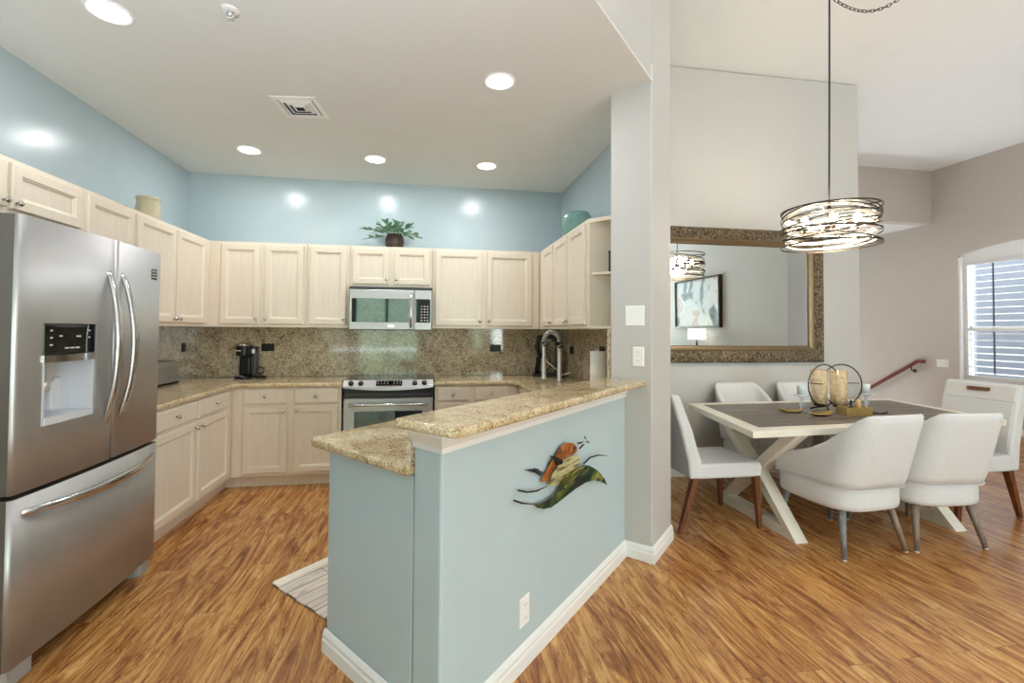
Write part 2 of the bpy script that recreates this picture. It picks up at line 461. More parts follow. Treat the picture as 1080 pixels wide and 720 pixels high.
# bar moulding
def moulding(name, pts, z0, z1, depth):
    prof = [(0, z0), (0.006, z0), (0.006, z0+(z1-z0)*0.25), (depth*0.5, z0+(z1-z0)*0.5), (depth, z0+(z1-z0)*0.8), (depth, z1), (0, z1)]
    P = [Vector((p[0], p[1], 0)) for p in pts]; loops = []
    for i, p in enumerate(P):
        dirs = []
        if i > 0: dirs.append((P[i]-P[i-1]).normalized())
        if i < len(P)-1: dirs.append((P[i+1]-P[i]).normalized())
        ns = [Vector((d.y, -d.x, 0)) for d in dirs]
        n = sum(ns, Vector()).normalized(); k = 1.0/n.dot(ns[0])
        loops.append([p + n*(a*k) + Vector((0, 0, b)) for a, b in prof])
    q = MB(); q.loft(loops); return struct(q.build(name, M['trim']))
moulding('trim_1', [PM, P0, diag(-1.46, 3.935)], 0.98, 1.054, 0.035)

# ------------------------------------------------------------------ worktops, backsplashes
def slab(name, pts, z0, z1, mat, label, cat, bevel=0.012):
    q = MB(); q.prism(pts, z0, z1)
    return tag(q.build(name, mat, bevel=bevel, seg=3), label, cat)
slab('granite_worktop', [(XL+0.02, 2.99), (-1.625, 2.99), (-1.625, 4.17), (-1.575, 4.215), (-0.735, 4.215), (-0.735, YB-0.021), (XL+0.02, YB-0.021)], 0.878, 0.914, M['granite'],
     'L-shaped gold granite worktop running from the fridge round the corner to the range', 'worktop')
slab('granite_worktop', [(0.075, YB-0.021), (0.075, 4.215), (0.79, 4.215), (0.84, 4.165), (0.84, 3.46), diag(-2.62, 1.66), diag(-2.612, 1.625), diag(-2.585, 1.602), (-0.485, 2.078), (-0.058, 1.598), diag(-1.6725, 1.585), diag(-1.6725, 3.93), diag(-1.632, 3.96), diag(-1.632, 4.45), (1.42, 3.075), (XR-0.021, 3.075), (XR-0.021, YB-0.021)], 0.878, 0.914, M['granite'],
     'lower gold granite worktop of the peninsula, running round past the tap to the range', 'worktop')
slab('granite_bar_top', [diag(-1.69, 1.49), diag(-1.682, 1.472), diag(-1.665, 1.464), diag(-1.33, 1.464), diag(-1.30, 1.474), diag(-1.284, 1.494), diag(-1.277, 1.53), diag(-1.277, 3.935), diag(-1.69, 3.935)], 1.0555, 1.09, M['granite'],
     'raised gold granite bar top on the blue half wall', 'bar top', bevel=0.014)
slab('granite_splash_strip', [diag(-1.6725, 1.60), diag(-1.6725, 3.93), diag(-1.702, 3.93), diag(-1.702, 1.60)], 0.9145, 1.0545, M['splash'],
     'low granite upstand between lower counter and raised bar', 'backsplash', bevel=0.002)
slab('granite_backsplash', [(XL+0.001, 2.99), (XL+0.019, 2.99), (XL+0.019, YB-0.001), (XL+0.001, YB-0.001)], 0.9145, 1.408, M['splash'],
     'brown granite backsplash on the left wall behind the toaster', 'backsplash', 0.001)
slab('granite_backsplash', [(XL+0.02, YB-0.02), (XR-0.02, YB-0.02), (XR-0.02, YB-0.001), (XL+0.02, YB-0.001)], 0.9145, 1.408, M['splash'],
     'long brown granite backsplash on the back wall behind the range', 'backsplash', 0.001)
slab('granite_backsplash', [(XR-0.019, 3.08), (XR-0.001, 3.08), (XR-0.001, YB-0.021), (XR-0.019, YB-0.021)], 0.9145, 1.408, M['splash'],
     'brown granite backsplash on the right wall behind the tap', 'backsplash', 0.001)
slab('granite_backsplash', [diag(-1.602, 3.932), diag(-1.63, 3.932), diag(-1.63, 4.45), diag(-1.602, 4.45)], 1.0905, 1.40, M['splash'],
     'narrow granite slab edge running up the column beside the paper towel', 'backsplash', 0.001)

# ------------------------------------------------------------------ kitchen cabinets
def knob_mesh(x, y, z):
    q = MB(); q.lathe([(0.006, 0.0), (0.0055, 0.012), (0.013, 0.018), (0.0145, 0.023), (0.011, 0.028), (0.002, 0.030)], (x, y, z), 14, (0, -1, 0))
    return q
def cab_door(parent, x0, x1, z0, z1, knob=None, name='door', flat=False):
    q = MB()
    if flat: pr = [(0, -0.001), (0, -0.015), (0.008, -0.021)]
    else:
        s = min(0.05, (x1-x0)*0.2)
        pr = [(0, -0.001), (0, -0.016), (0.005, -0.021), (s, -0.021), (s+0.004, -0.0165), (s+0.011, -0.015), (s+0.015, -0.010), (s+0.016, -0.0095)]
    q.rects(x0, x1, z0, z1, pr)
    d = q.build(name, M['cab'], parent)
    if knob: knob_mesh(knob[0], -0.021, knob[1]).build('knob', M['nickel'], d)
    return d
def cabinet(label, loc, rz, wd, z0, z1, depth, fronts, toe=0.0, group=None, cat='cabinet', x0=0.0, name='wall_cabinet', toe_x=0.0):
    t = thing(name, label, cat, (loc[0], loc[1], 0), rz, group)
    q = MB()
    q.box(x0, wd, 0, depth, z0, z1)
    if toe: q.box(x0+0.001, wd-0.001, 0.07, depth, 0.0, z0)
    if toe_x: q.box(wd-0.013, wd-0.001, 0.0005, toe_x, 0.0, z0)
    q.build('body', M['cab'], t, bevel=0.002)
    for f in fronts:
        kind, a, b, c, d = f[:5]
        cab_door(t, a, b, c, d, f[5] if len(f) > 5 else None, kind, kind == 'drawer')
    return t
UF, UZ0, UZ1 = 4.535, 1.405, 2.20      # face of the back uppers
def up(label, xa, xb, doors, z0=UZ0, **kw):
    fr = []
    for a, b, k in doors:
        kx = {'r': b-0.022, 'l': a+0.022}.get(k) if k else None
        fr.append(('door', a-xa, b-xa, z0+0.03, UZ1-0.025, (kx-xa, z0+0.075) if k else None))
    return cabinet(label, (xa, UF), 0, xb-xa, z0, UZ1, YB-UF-0.001, fr, **kw)
G1 = 'upper cabinets on the back wall'
up('two-door cream wall cabinet in the left back corner above the coffee maker', -1.9805, -1.127, [(-1.88, -1.54, 'r'), (-1.50, -1.152, 'l')], group=G1)
up('single-door cream wall cabinet just left of the microwave', -1.124, -0.738, [(-1.10, -0.763, 'r')], group=G1)
up('short two-door cream wall cabinet above the microwave', -0.735, 0.054, [(-0.71, -0.365, 'r'), (-0.315, 0.028, 'l')], z0=1.80, group=G1)
up('wide two-door cream wall cabinet just right of the microwave', 0.057, 1.143, [(0.083, 0.55, 'r'), (0.595, 1.06, 'l')], group=G1)
LF = -1.981
def upl(label, ya, yb, doors, z0=UZ0, depth=None):
    fr = []
    for a, b, k in doors:
        kx = {'r': b-0.022, 'l': a+0.022}.get(k) if k else None
        fr.append(('door', a-ya, b-ya, z0+0.03, UZ1-0.025, (kx-ya, z0+0.06) if k else None))
    return cabinet(label, (LF, ya), PI/2, yb-ya, z0, UZ1, LF-XL-0.001, fr, group='upper cabinets on the left wall')
upl('short two-door cream wall cabinet above the fridge', 1.96, 2.962, [(2.0, 2.465, 'r'), (2.49, 2.94, 'l')], z0=1.925)
upl('single-door cream wall cabinet half hidden behind the fridge', 2.964, 3.432, [(2.985, 3.415, 'l')])
upl('two-door cream wall cabinet on the left wall above the toaster', 3.434, 4.60, [(3.455, 3.935, 'r'), (3.96, 4.44, 'l')])
RF = 1.148
def upr(label, ya, yb, doors):          # ya > yb, runs toward the camera
    fr = []
    for a, b, k in doors:
        kx = {'r': (ya-b)-0.022, 'l': (ya-a)+0.022}.get(k) if k else None
        fr.append(('door', ya-a, ya-b, UZ0+0.03, UZ1-0.025, (kx, UZ0+0.06) if k else None))
    return cabinet(label, (RF, ya), -PI/2, ya-yb, UZ0, UZ1, XR-RF-0.001, fr, group='upper cabinets on the right wall')
upr('narrow single-door cream wall cabinet in the right back corner', 4.53, 3.982, [(4.37, 4.0, 'r')])
upr('two-door cream wall cabinet under the teal bowl', 3.98, 3.121, [(3.96, 3.575, 'r'), (3.545, 3.16, 'l')])
# open corner shelf
t = thing('corner_shelf', 'open cream corner shelf unit between the right wall cabinets and the column', 'shelf', (1.30, 3.05, 0))
sp = [(RF+0.002, 3.119), (1.325, 2.940), (1.470, 3.085), (1.470, 3.119)]
for z0, z1, nm in ((UZ0, UZ0+0.02, 'bottom_board'), (1.79, 1.808, 'shelf_board'), (UZ1-0.03, UZ1, 'top_board')):
    q = MB(); q.prism(sp, z0, z1); q.build(nm, M['cab'], t, world=True, bevel=0.002)
q = MB(); q.box(RF+0.004, 1.46, 3.100, 3.1195, UZ0+0.02, UZ1-0.03); q.build('side_panel', M['cabside'], t, world=True)
# base cabinets
BF = 4.25
def lower(label, loc, rz, wd, items, depth, x0=0.0, group=None, toe_x=0.0):
    fr = []
    for kind, a, b, k in items:
        if kind == 'drawer': fr.append(('drawer', a, b, 0.735, 0.862, ((a+b)/2, 0.80)))
        else: fr.append(('door', a, b, 0.135, 0.712, ((b-0.028 if k == 'r' else a+0.028), 0.672)))
    return cabinet(label, loc, rz, wd, 0.105, 0.877, depth, fr, toe=0.1, group=group, x0=x0, toe_x=toe_x, name='base_cabinet')
lower('two-door cream base cabinet on the left wall beside the fridge', (-1.655, 3.0), PI/2, 1.335, [('drawer', 0.04, 0.605, 'c'), ('drawer', 0.635, 1.165, 'c'), ('door', 0.04, 0.605, 'r'), ('door', 0.635, 1.165, 'l')], 0.64, toe_x=0.069)
lower('two-door cream base cabinet on the back wall left of the range', (-1.6545, BF), 0, 0.9095, [('drawer', 0.095, 0.458, 'c'), ('drawer', 0.512, 0.882, 'c'), ('door', 0.095, 0.458, 'r'), ('door', 0.512, 0.882, 'l')], 0.58)
lower('two-door cream base cabinet on the back wall right of the range', (0.083, BF), 0, 0.785, [('drawer', 0.02, 0.318, 'c'), ('drawer', 0.366, 0.68, 'c'), ('door', 0.02, 0.318, 'r'), ('door', 0.366, 0.68, 'l')], 0.58)
lower('cream base cabinet on the right wall under the tap', (0.872, BF-0.003), -PI/2, 0.75, [('door', 0.05, 0.36, 'r'), ('door', 0.39, 0.70, 'l')], 0.58)

# ------------------------------------------------------------------ refrigerator
FX, FY0, FY1, FYS = -1.55, 2.00, 2.95, 2.525
t = thing('refrigerator', 'stainless steel French-door refrigerator with ice dispenser on the left wall', 'refrigerator', (-1.9, 2.475, 0))
q = MB(); q.box(-2.30, -1.66, FY0+0.004, FY1-0.004, 0.06, 1.80); q.build('body', M['darksteel'], t, world=True, bevel=0.006)
def bulge(y): return FX + 0.02*(1-((y-2.475)/0.475)**2)
def fdoor(name, ya, yb, z0, z1, hole=None, mat='steel'):
    ys = sorted(set([ya + (yb-ya)*i/12 for i in range(13)] + (list(hole[:2]) if hole else [])))
    zs = sorted(set([z0, z1] + (list(hole[2:4]) if hole else [])))
    q = MB(); r = 0.014
    def px(y): return bulge(y) - (r*(1-math.sqrt(max(0, 1-(1-min(1, min(y-ya, yb-y)/r))**2))))
    ys = sorted(set(ys + [ya+r*0.3, ya+r, yb-r, yb-r*0.3]))
    V = {}
    for y in ys:
        for z in zs: V[(y, z)] = q.bm.verts.new((px(y), y, z))
    bk = -1.635
    for i in range(len(ys)-1):
        for j in range(len(zs)-1):
            if hole and ys[i] >= hole[0]-1e-6 and ys[i+1] <= hole[1]+1e-6 and zs[j] >= hole[2]-1e-6 and zs[j+1] <= hole[3]+1e-6: continue
            f = q.bm.faces.new((V[(ys[i], zs[j])], V[(ys[i+1], zs[j])], V[(ys[i+1], zs[j+1])], V[(ys[i], zs[j+1])])); f.smooth = True
    def wall(seq):
        bks = [q.bm.verts.new((bk, v.co.y, v.co.z)) for v in seq]
        for i in range(len(seq)-1):
            f = q.bm.faces.new((seq[i], seq[i+1], bks[i+1], bks[i])); f.material_index = 1
    wall([V[(y, z0)] for y in ys]); wall([V[(y, z1)] for y in ys][::-1])
    wall([V[(ya, z)] for z in zs][::-1]); wall([V[(yb, z)] for z in zs])
    return q.build(name, [M[mat], M['doorside']], t, world=True)
HOLE = (2.115, 2.405, 0.985, 1.405)
dl = fdoor('door', FY0, FYS-0.004, 0.745, 1.825, HOLE)
dr = fdoor('door', FYS+0.004, FY1, 0.745, 1.825)
fz = fdoor('freezer_drawer', FY0, FY1, 0.085, 0.727)
q = MB(); q.box(-1.6595, -1.648, FY0+0.01, FY1-0.01, 0.07, 1.81); q.build('gasket', M['gasket'], t, world=True)
# dispenser
h0, h1, hz0, hz1 = HOLE
q = MB()
q.box(-1.632, -1.537, h0, h1, 1.275, hz1); q.build('control_panel', M['blackglass'], dl, world=True, bevel=0.003)
for yy, zz, ss in ((2.15, 1.375, .006), (2.15, 1.345, .006), (2.15, 1.315, .008), (2.20, 1.352, .008), (2.365, 1.375, .006), (2.365, 1.345, .006), (2.30, 1.35, .013), (2.235, 1.30, .012), (2.265, 1.30, .012), (2.295, 1.30, .012)):
    q = MB(); q.box(-1.5369, -1.5362, yy-ss, yy+ss, zz-0.003, zz+0.003); q.build('panel_mark', M['legend'], dl, world=True)
q = MB(); n = 12
loops = []
for i in range(n+1):
    yy = h0+(h1-h0)*i/n; xx = -1.535+0.018*(1-((i-n/2)/(n/2))**2)
    loops.append([(-1.632, yy, 1.243), (xx, yy, 1.243), (xx, yy, 1.273), (-1.632, yy, 1.273)])
q.loft(loops, smooth=False); q.build('dispenser_lip', M['steelh'], dl, world=True)
q = MB()
q.box(-1.6475, -1.632, h0, h1, hz0, 1.275)
q.box(-1.632, -1.540, h1-0.012, h1-0.001, hz0, 1.243); q.box(-1.632, -1.540, h0+0.001, h0+0.012, hz0, 1.243)
q.box(-1.632, -1.536, h0+0.012, h1-0.012, hz0, hz0+0.03)
q.build('dispenser_well', M['dispwell'], dl, world=True)
q = MB(); q.box(-1.632, -1.5312, h1-0.0008, h1+0.003, hz0, hz1); q.build('dispenser_rim', M['footgrey'], dl, world=True)
q = MB(); q.box(-1.632, -1.5425, h0-0.003, h0+0.0008, hz0, hz1); q.build('dispenser_rim', M['footgrey'], dl, world=True)
q = MB(); q.box(-1.61, -1.57, h0+0.06, h0+0.10, 1.16, 1.243); q.cyl((-1.59, h0+0.08, 1.12), (-1.59, h0+0.08, 1.17), 0.018, 0.014); q.build('ice_chute', M['chrome'], dl, world=True)
q = MB(); q.box(-1.636, -1.60, h0+0.13, h0+0.19, 1.03, 1.17); q.build('water_paddle', M['dispwell'], dl, world=True, bevel=0.008)
def bow_handle(yc, za, zb, parent, lean):
    q = MB(); n = 18; loops = []
    for i in range(n+1):
        s = i/n; bow = math.sin(PI*s)**0.75
        xx = FX+0.012+0.068*bow; zz = za+(zb-za)*s
        hw = 0.011+0.010*bow
        y0 = yc + lean*0.010*bow
        c = 0.009
        loops.append([(xx-c, y0-hw, zz), (xx-c, y0+hw, zz), (xx, y0+hw*1.05, zz), (xx+c, y0+hw*0.6, zz), (xx+c, y0-hw*0.6, zz), (xx, y0-hw*1.05, zz)])
    q.loft(loops, smooth=True)
    return q.build('handle', M['steelh'], parent, world=True)
bow_handle(2.478, 0.93, 1.665, dl, -1)
bow_handle(2.578, 0.93, 1.665, dr, 1)
q = MB(); n = 20; loops = []
for i in range(n+1):
    s = i/n; bow = math.sin(PI*s)**0.7
    yy = 2.045+(2.90-2.045)*s; xx = FX+0.012+0.065*bow - 0.012*(abs(s-0.5)*2)**2; zc = 0.665-0.015*bow; hw = 0.012+0.008*bow; c = 0.009
    loops.append([(xx-c, yy, zc-hw), (xx-c, yy, zc+hw), (xx, yy, zc+hw*1.05), (xx+c, yy, zc+hw*0.6), (xx+c, yy, zc-hw*0.6), (xx, yy, zc-hw*1.05)])
q.loft(loops, smooth=True); q.build('handle', M['steelh'], fz, world=True)
q = MB(); q.box(-1.5455, -1.5415, 2.835, 2.895, 1.665, 1.725); q.build('badge', M['darksteel'], dr, world=True, bevel=0.002)
q = MB()
for k in range(3): q.box(-1.5415, -1.5409, 2.842, 2.888, 1.676+0.016*k, 1.682+0.016*k)
q.build('badge_lettering', M['steelh'], dr, world=True)
for yy in (FY0+0.02, FY1-0.13):
    q = MB(); q.box(-1.78, -1.665, yy, yy+0.11, 1.8005, 1.83); q.build('hinge_cover', M['steel'], t, world=True, bevel=0.012)
for ya, yb in ((FY0+0.005, FY0+0.16), (FY1-0.12, FY1-0.005)):
    q = MB(); q.prism([(-1.75, ya), (-1.585, ya), (-1.565, ya+0.02), (-1.565, yb-0.02), (-1.60, yb), (-1.75, yb)], 0.0, 0.078); q.build('foot', M['footgrey'], t, world=True, bevel=0.006)
q = MB(); q.box(-1.75, -1.66, FY0+0.12, FY1-0.11, 0.012, 0.075); q.build('toe_grille', M['gasket'], t, world=True)

# ------------------------------------------------------------------ microwave
t = thing('microwave', 'stainless steel over-the-range microwave under the short wall cabinet', 'microwave', (-0.34, 4.62, 1.385))
q = MB(); q.box(-0.722, 0.052, 4.45, YB-0.0205, 1.385, 1.797); q.build('body', M['darksteel'], t, world=True)
q = MB(); q.box(-0.722, 0.052, 4.43, 4.4495, 1.772, 1.797); q.build('vent_grille', M['darkgrey'], t, world=True, bevel=0.002)
dq = MB(); dq.rects(-0.72, -0.118, 1.388, 1.77, [(0, 0), (0, -0.022), (0.006, -0.028)])
for v in dq.bm.verts: v.co.y += 4.449
d = dq.build('door', M['steel'], t, world=True)
q = MB(); q.box(-0.695, -0.175, 4.4165, 4.4205, 1.46, 1.685); q.build('door_window', M['blackglass'], d, world=True, bevel=0.003)
q = MB(); q.tube([(-0.147, 4.421, 1.415), (-0.147, 4.385, 1.43), (-0.147, 4.372, 1.50), (-0.147, 4.368, 1.57), (-0.147, 4.372, 1.64), (-0.147, 4.385, 1.715), (-0.147, 4.421, 1.73)], 0.012, 10); q.build('handle', M['steelh'], d, world=True)
q = MB(); q.box(-0.365, -0.305, 4.4175, 4.4205, 1.412, 1.436); q.build('badge', M['steelh'], d, world=True, bevel=0.001)
pq = MB(); pq.rects(-0.116, 0.05, 1.388, 1.77, [(0, 0), (0, -0.022), (0.005, -0.027)])
for v in pq.bm.verts: v.co.y += 4.449
p = pq.build('control_panel', M['steel'], t, world=True)
q = MB(); q.box(-0.105, 0.035, 4.4185, 4.4215, 1.46, 1.685); q.build('keypad', M['blackglass'], p, world=True)
q = MB()
for i in range(3):
    for j in range(6): q.box(-0.055+0.028*i, -0.041+0.028*i, 4.4178, 4.4184, 1.475+0.027*j, 1.485+0.027*j)
q.build('keypad_legend', M['legend'], p, world=True)

# ------------------------------------------------------------------ range
t = thing('range', 'stainless steel slide-in range with black glass cooktop on the back wall', 'range', (-0.33, 4.5, 0))
RX0, RX1 = -0.728, 0.068
q = MB(); q.box(RX0, RX1, 4.262, YB-0.03, 0.02, 0.895); q.build('body', M['darksteel'], t, world=True)
q = MB(); q.box(RX0-0.012, RX1+0.012, 4.255, YB-0.03, 0.9145, 0.928); q.build('cooktop', M['blackglass'], t, world=True, bevel=0.003)
for bx, by, br in ((-0.52, 4.42, 0.10), (-0.14, 4.42, 0.085), (-0.52, 4.68, 0.08), (-0.14, 4.68, 0.1)):
    q = MB(); q.tube([(bx+br*math.cos(a), by+br*math.sin(a), 0.9285) for a in [2*PI*i/32 for i in range(32)]], 0.0012, 4, True); q.build('burner_ring', M['darkgrey'], t, world=True)
q = MB(); loops = []; n = 14
for i in range(n+1):
    s = i/n; xx = RX0+(RX1-RX0)*s; fy = 4.195-0.035*(1-(2*s-1)**2)
    sag = 0.02*(1-(2*s-1)**2)
    loops.append([(xx, 4.27, 0.872-sag), (xx, fy, 0.868-sag), (xx, fy+0.004, 0.884-sag*0.5), (xx, 4.255, 0.93), (xx, 4.27, 0.93)])
q.loft(loops, smooth=False); cp = q.build('control_panel', M['steel'], t, world=True)
nrm = Vector((0, -0.62, 0.78)).normalized()
def on_panel(x, s):
    u = (x-RX0)/(RX1-RX0); fy = 4.199-0.035*(1-(2*u-1)**2); z = 0.884-0.01*(1-(2*u-1)**2)
    return Vector((x, fy+(4.255-fy)*s, z+(0.93-z)*s))
for kx in (-0.66, -0.575, -0.10, -0.015):
    c = on_panel(kx, 0.45)
    q = MB(); q.lathe([(0.024, 0.0), (0.023, 0.014), (0.019, 0.022), (0.004, 0.023)], c, 18, nrm)
    k = q.build('knob', M['black'], t, world=True)
a, b, c2, d2 = on_panel(-0.44, 0.2), on_panel(-0.21, 0.2), on_panel(-0.21, 0.82), on_panel(-0.44, 0.82)
q = MB(); q.loft([[p_ + nrm*0.012 for p_ in (a, b, c2, d2)], [p_ - nrm*0.004 for p_ in (a, b, c2, d2)]]); disp = q.build('display', M['blackglass'], cp, world=True, bevel=0.003)
q = MB()
for i in range(8):
    if i == 4: continue
    for j in range(2):
        p_ = a + (b-a)*((i+0.6)/8.2) + (d2-a)*((j+0.7)/2.4) + nrm*0.0125
        q.loft([[p_+Vector((-0.006, 0, 0))+nrm*0, p_+Vector((0.006, 0, 0)), p_+Vector((0.006, 0, 0))+(d2-a).normalized()*0.005, p_+Vector((-0.006, 0, 0))+(d2-a).normalized()*0.005], [x_+nrm*0.0004 for x_ in (p_+Vector((-0.006, 0, 0)), p_+Vector((0.006, 0, 0)), p_+Vector((0.006, 0, 0))+(d2-a).normalized()*0.005, p_+Vector((-0.006, 0, 0))+(d2-a).normalized()*0.005)]])
q.build('display_legend', M['legend'], cp, world=True)
q = MB(); q.box(RX0+0.004, RX1-0.004, 4.235, 4.263, 0.775, 0.875); q.build('vent_gap', M['black'], t, world=True)
q = MB(); q.box(RX0+0.02, RX1-0.02, 4.228, 4.2349, 0.79, 0.812); q.build('vent_rail', M['darkgrey'], t, world=True)
dq = MB(); dq.rects(RX0+0.003, RX1-0.003, 0.215, 0.772, [(0, 0), (0, -0.03), (0.008, -0.038)])
for v in dq.bm.verts: v.co.y += 4.261
d = dq.build('oven_door', M['steel'], t, world=True)
q = MB(); q.box(-0.63, -0.03, 4.2175, 4.2232, 0.33, 0.655); q.build('oven_window', M['blackglass'], d, world=True, bevel=0.012)
q = MB(); q.tube([(RX0+0.05, 4.223, 0.715), (RX0+0.06, 4.185, 0.715), (RX0+0.12, 4.172, 0.718), (-0.33, 4.165, 0.72), (RX1-0.12, 4.172, 0.718), (RX1-0.06, 4.185, 0.715), (RX1-0.05, 4.223, 0.715)], 0.013, 10); q.build('handle', M['steelh'], d, world=True)
dq = MB(); dq.rects(RX0+0.003, RX1-0.003, 0.05, 0.205, [(0, 0), (0, -0.03), (0.006, -0.036)])
for v in dq.bm.verts: v.co.y += 4.261
dq.build('storage_drawer', M['steel'], t, world=True)

# ------------------------------------------------------------------ chairs
def superell(w_, d_, n, z, e=3.2, cx=0, cy=0):
    o = []
    for i in range(n):
        a = 2*PI*i/n; c, s = math.cos(a), math.sin(a)
        o.append((cx+w_*math.copysign(abs(c)**(2/e), c), cy+d_*math.copysign(abs(s)**(2/e), s), z))
    return o
def tub_chair(label, legmats):
    t = thing('tub_chair', label, 'chair')
    q = MB(); n = 40
    lv = [(0.93, 0.285), (0.985, 0.295), (1.0, 0.32), (1.0, 0.40), (0.985, 0.435), (0.94, 0.452), (0.6, 0.462), (0.2, 0.464)]
    q.loft([superell(0.278*k, 0.285*k, n, z, 3.4, 0, 0.0) for k, z in lv], smooth=True)
    q.build('seat', M['fabric'], t)
    # wrap-around shell, open to +Y
    prof = []            # (base x, base y, outward nx, ny, height, flare)
    n = 44; rows = []
    W, D, R = 0.255, 0.270, 0.115
    path = []
    def add(x, y, nx, ny): path.append((x, y, nx, ny))
    for i in range(16): add(-W, 0.22-(0.22+D-R)*i/16, -1, 0)
    for i in range(10):
        a = PI + (PI/2)*i/10; add(-W+R+R*math.cos(a), -D+R+R*math.sin(a), math.cos(a), math.sin(a))
    for i in range(13): add(-W+R+(2*W-2*R)*i/12, -D, 0, -1)
    for i in range(1, 11):
        a = 1.5*PI + (PI/2)*i/10; add(W-R+R*math.cos(a), -D+R+R*math.sin(a), math.cos(a), math.sin(a))
    for i in range(1, 17): add(W, -D+R+(0.22+D-R)*i/16, 1, 0)
    zb = 0.425
    q = MB()
    knots = [(0.23, 0.555), (0.10, 0.585), (0.0, 0.63), (-0.08, 0.69), (-0.15, 0.775), (-0.20, 0.85), (-0.235, 0.892), (-0.255, 0.902), (-0.30, 0.903)]
    def top_z(y):
        for (ya, za), (yb, zb2) in zip(knots, knots[1:]):
            if y >= yb: return za + (zb2-za)*max(0, min(1, (ya-y)/(ya-yb)))
        return knots[-1][1]
    for (x, y, nx, ny) in path:
        ztop = top_z(y)
        e = max(0.0, min(1.0, (ztop-0.56)/0.34))
        lean = 0.004 + 0.062*e
        th = 0.042
        sx = 1.0 + 0.0*e
        bx, by = x, y
        tx, ty = x*(1.0-0.06*e), y - 0.135*e
        nxx = nx*th*0.5; nyy = ny*th*0.5
        def P(f, side, lift=0.0):
            z = zb + (ztop-zb)*f
            return (bx+(tx-bx)*f + nxx*side, by+(ty-by)*f + nyy*side, z+lift)
        rows.append([P(0, 1), P(0.12, 1.25), P(0.5, 1.15), P(0.88, 1.0), P(0.97, 0.75), P(1.0, 0.0), P(0.97, -0.75), P(0.88, -1.0), P(0.5, -1.1), P(0.12, -1.1), P(0, -1)])
    q.loft(rows, smooth=True)
    q.build('backrest', M['fabric'], t, smooth=True)
    q = MB(); q.tube([(x+nx*0.026, y+ny*0.026, 0.427) for (x, y, nx, ny) in path], 0.0035, 6); q.build('piping', M['fabric'], t)
    for (sx, sy), lm in zip(((-1, -1), (1, -1), (1, 1), (-1, 1)), legmats):
        q = MB(); q.cyl((sx*0.19, sy*0.19, 0.30), (sx*0.248, sy*0.252, 0.006), 0.023, 0.0135, 14); l = q.build('leg', M[lm], t)
        q = MB(); q.cyl((sx*0.2487, sy*0.2527, 0.0), (sx*0.248, sy*0.252, 0.0065), 0.0125, 0.0125, 12); q.build('glide', M['white'], l)
    return t
tub = tub_chair('white linen tub chair in front of the table, the one nearer the column', ['bluewood', 'greywood', 'bluewood', 'bluewood'])
tub.location = (2.757, 2.705, 0); tub.rotation_euler = (0, 0, math.radians(5))
dup(tub, (3.352, 2.70, 0), math.radians(-3), 'white linen tub chair in front of the table, the one nearer the window')
for ch in [c for c in bpy.data.objects if c.parent and c.parent.name == 'tub_chair.001' and c.name.startswith('leg')]:
    ch.data = ch.data.copy(); ch.data.materials[0] = M['greywood']
dup(tub, (2.955, 3.61, 0), PI, 'white tub chair behind the table, below the middle of the mirror')
dup(tub, (3.62, 3.61, 0), PI, 'white tub chair behind the table, half hidden by the ring candle holder')

def dining_chair_a():
    t = thing('dining_chair', 'white upholstered side chair with walnut legs at the table end beside the column', 'chair', (2.06, 3.13, 0))
    hw = 0.235
    q = MB(); q.box(-0.22, 0.30, -hw+0.003, hw-0.003, 0.366, 0.47); q.build('seat', M['fabric'], t, bevel=0.022, seg=3)
    q = MB()
    def sec(z, x0, x1, h): return [(x0, -h, z), (x1, -h, z), (x1, h, z), (x0, h, z)]
    q.loft([sec(0.37, -0.255, -0.15, hw), sec(0.48, -0.265, -0.165, hw), sec(0.72, -0.325, -0.24, hw), sec(0.955, -0.405, -0.335, hw)])
    q.build('backrest', M['fabric'], t, bevel=0.02, seg=3)
    for sx, sy in ((1, -1), (1, 1), (-1, -1), (-1, 1)):
        if sx > 0: a, b = (0.262, sy*0.205), (0.285, sy*0.212)
        else: a, b = (-0.205, sy*0.205), (-0.325, sy*0.212)
        q = MB(); q.loft([[(b[0]+i*0.013, b[1]+j*0.013, 0) for i, j in ((-1, -1), (1, -1), (1, 1), (-1, 1))], [(a[0]+i*0.022, a[1]+j*0.022, 0.38) for i, j in ((-1, -1), (1, -1), (1, 1), (-1, 1))]]); q.build('leg', M['walnut'], t, bevel=0.002)
    return t
dining_chair_a()
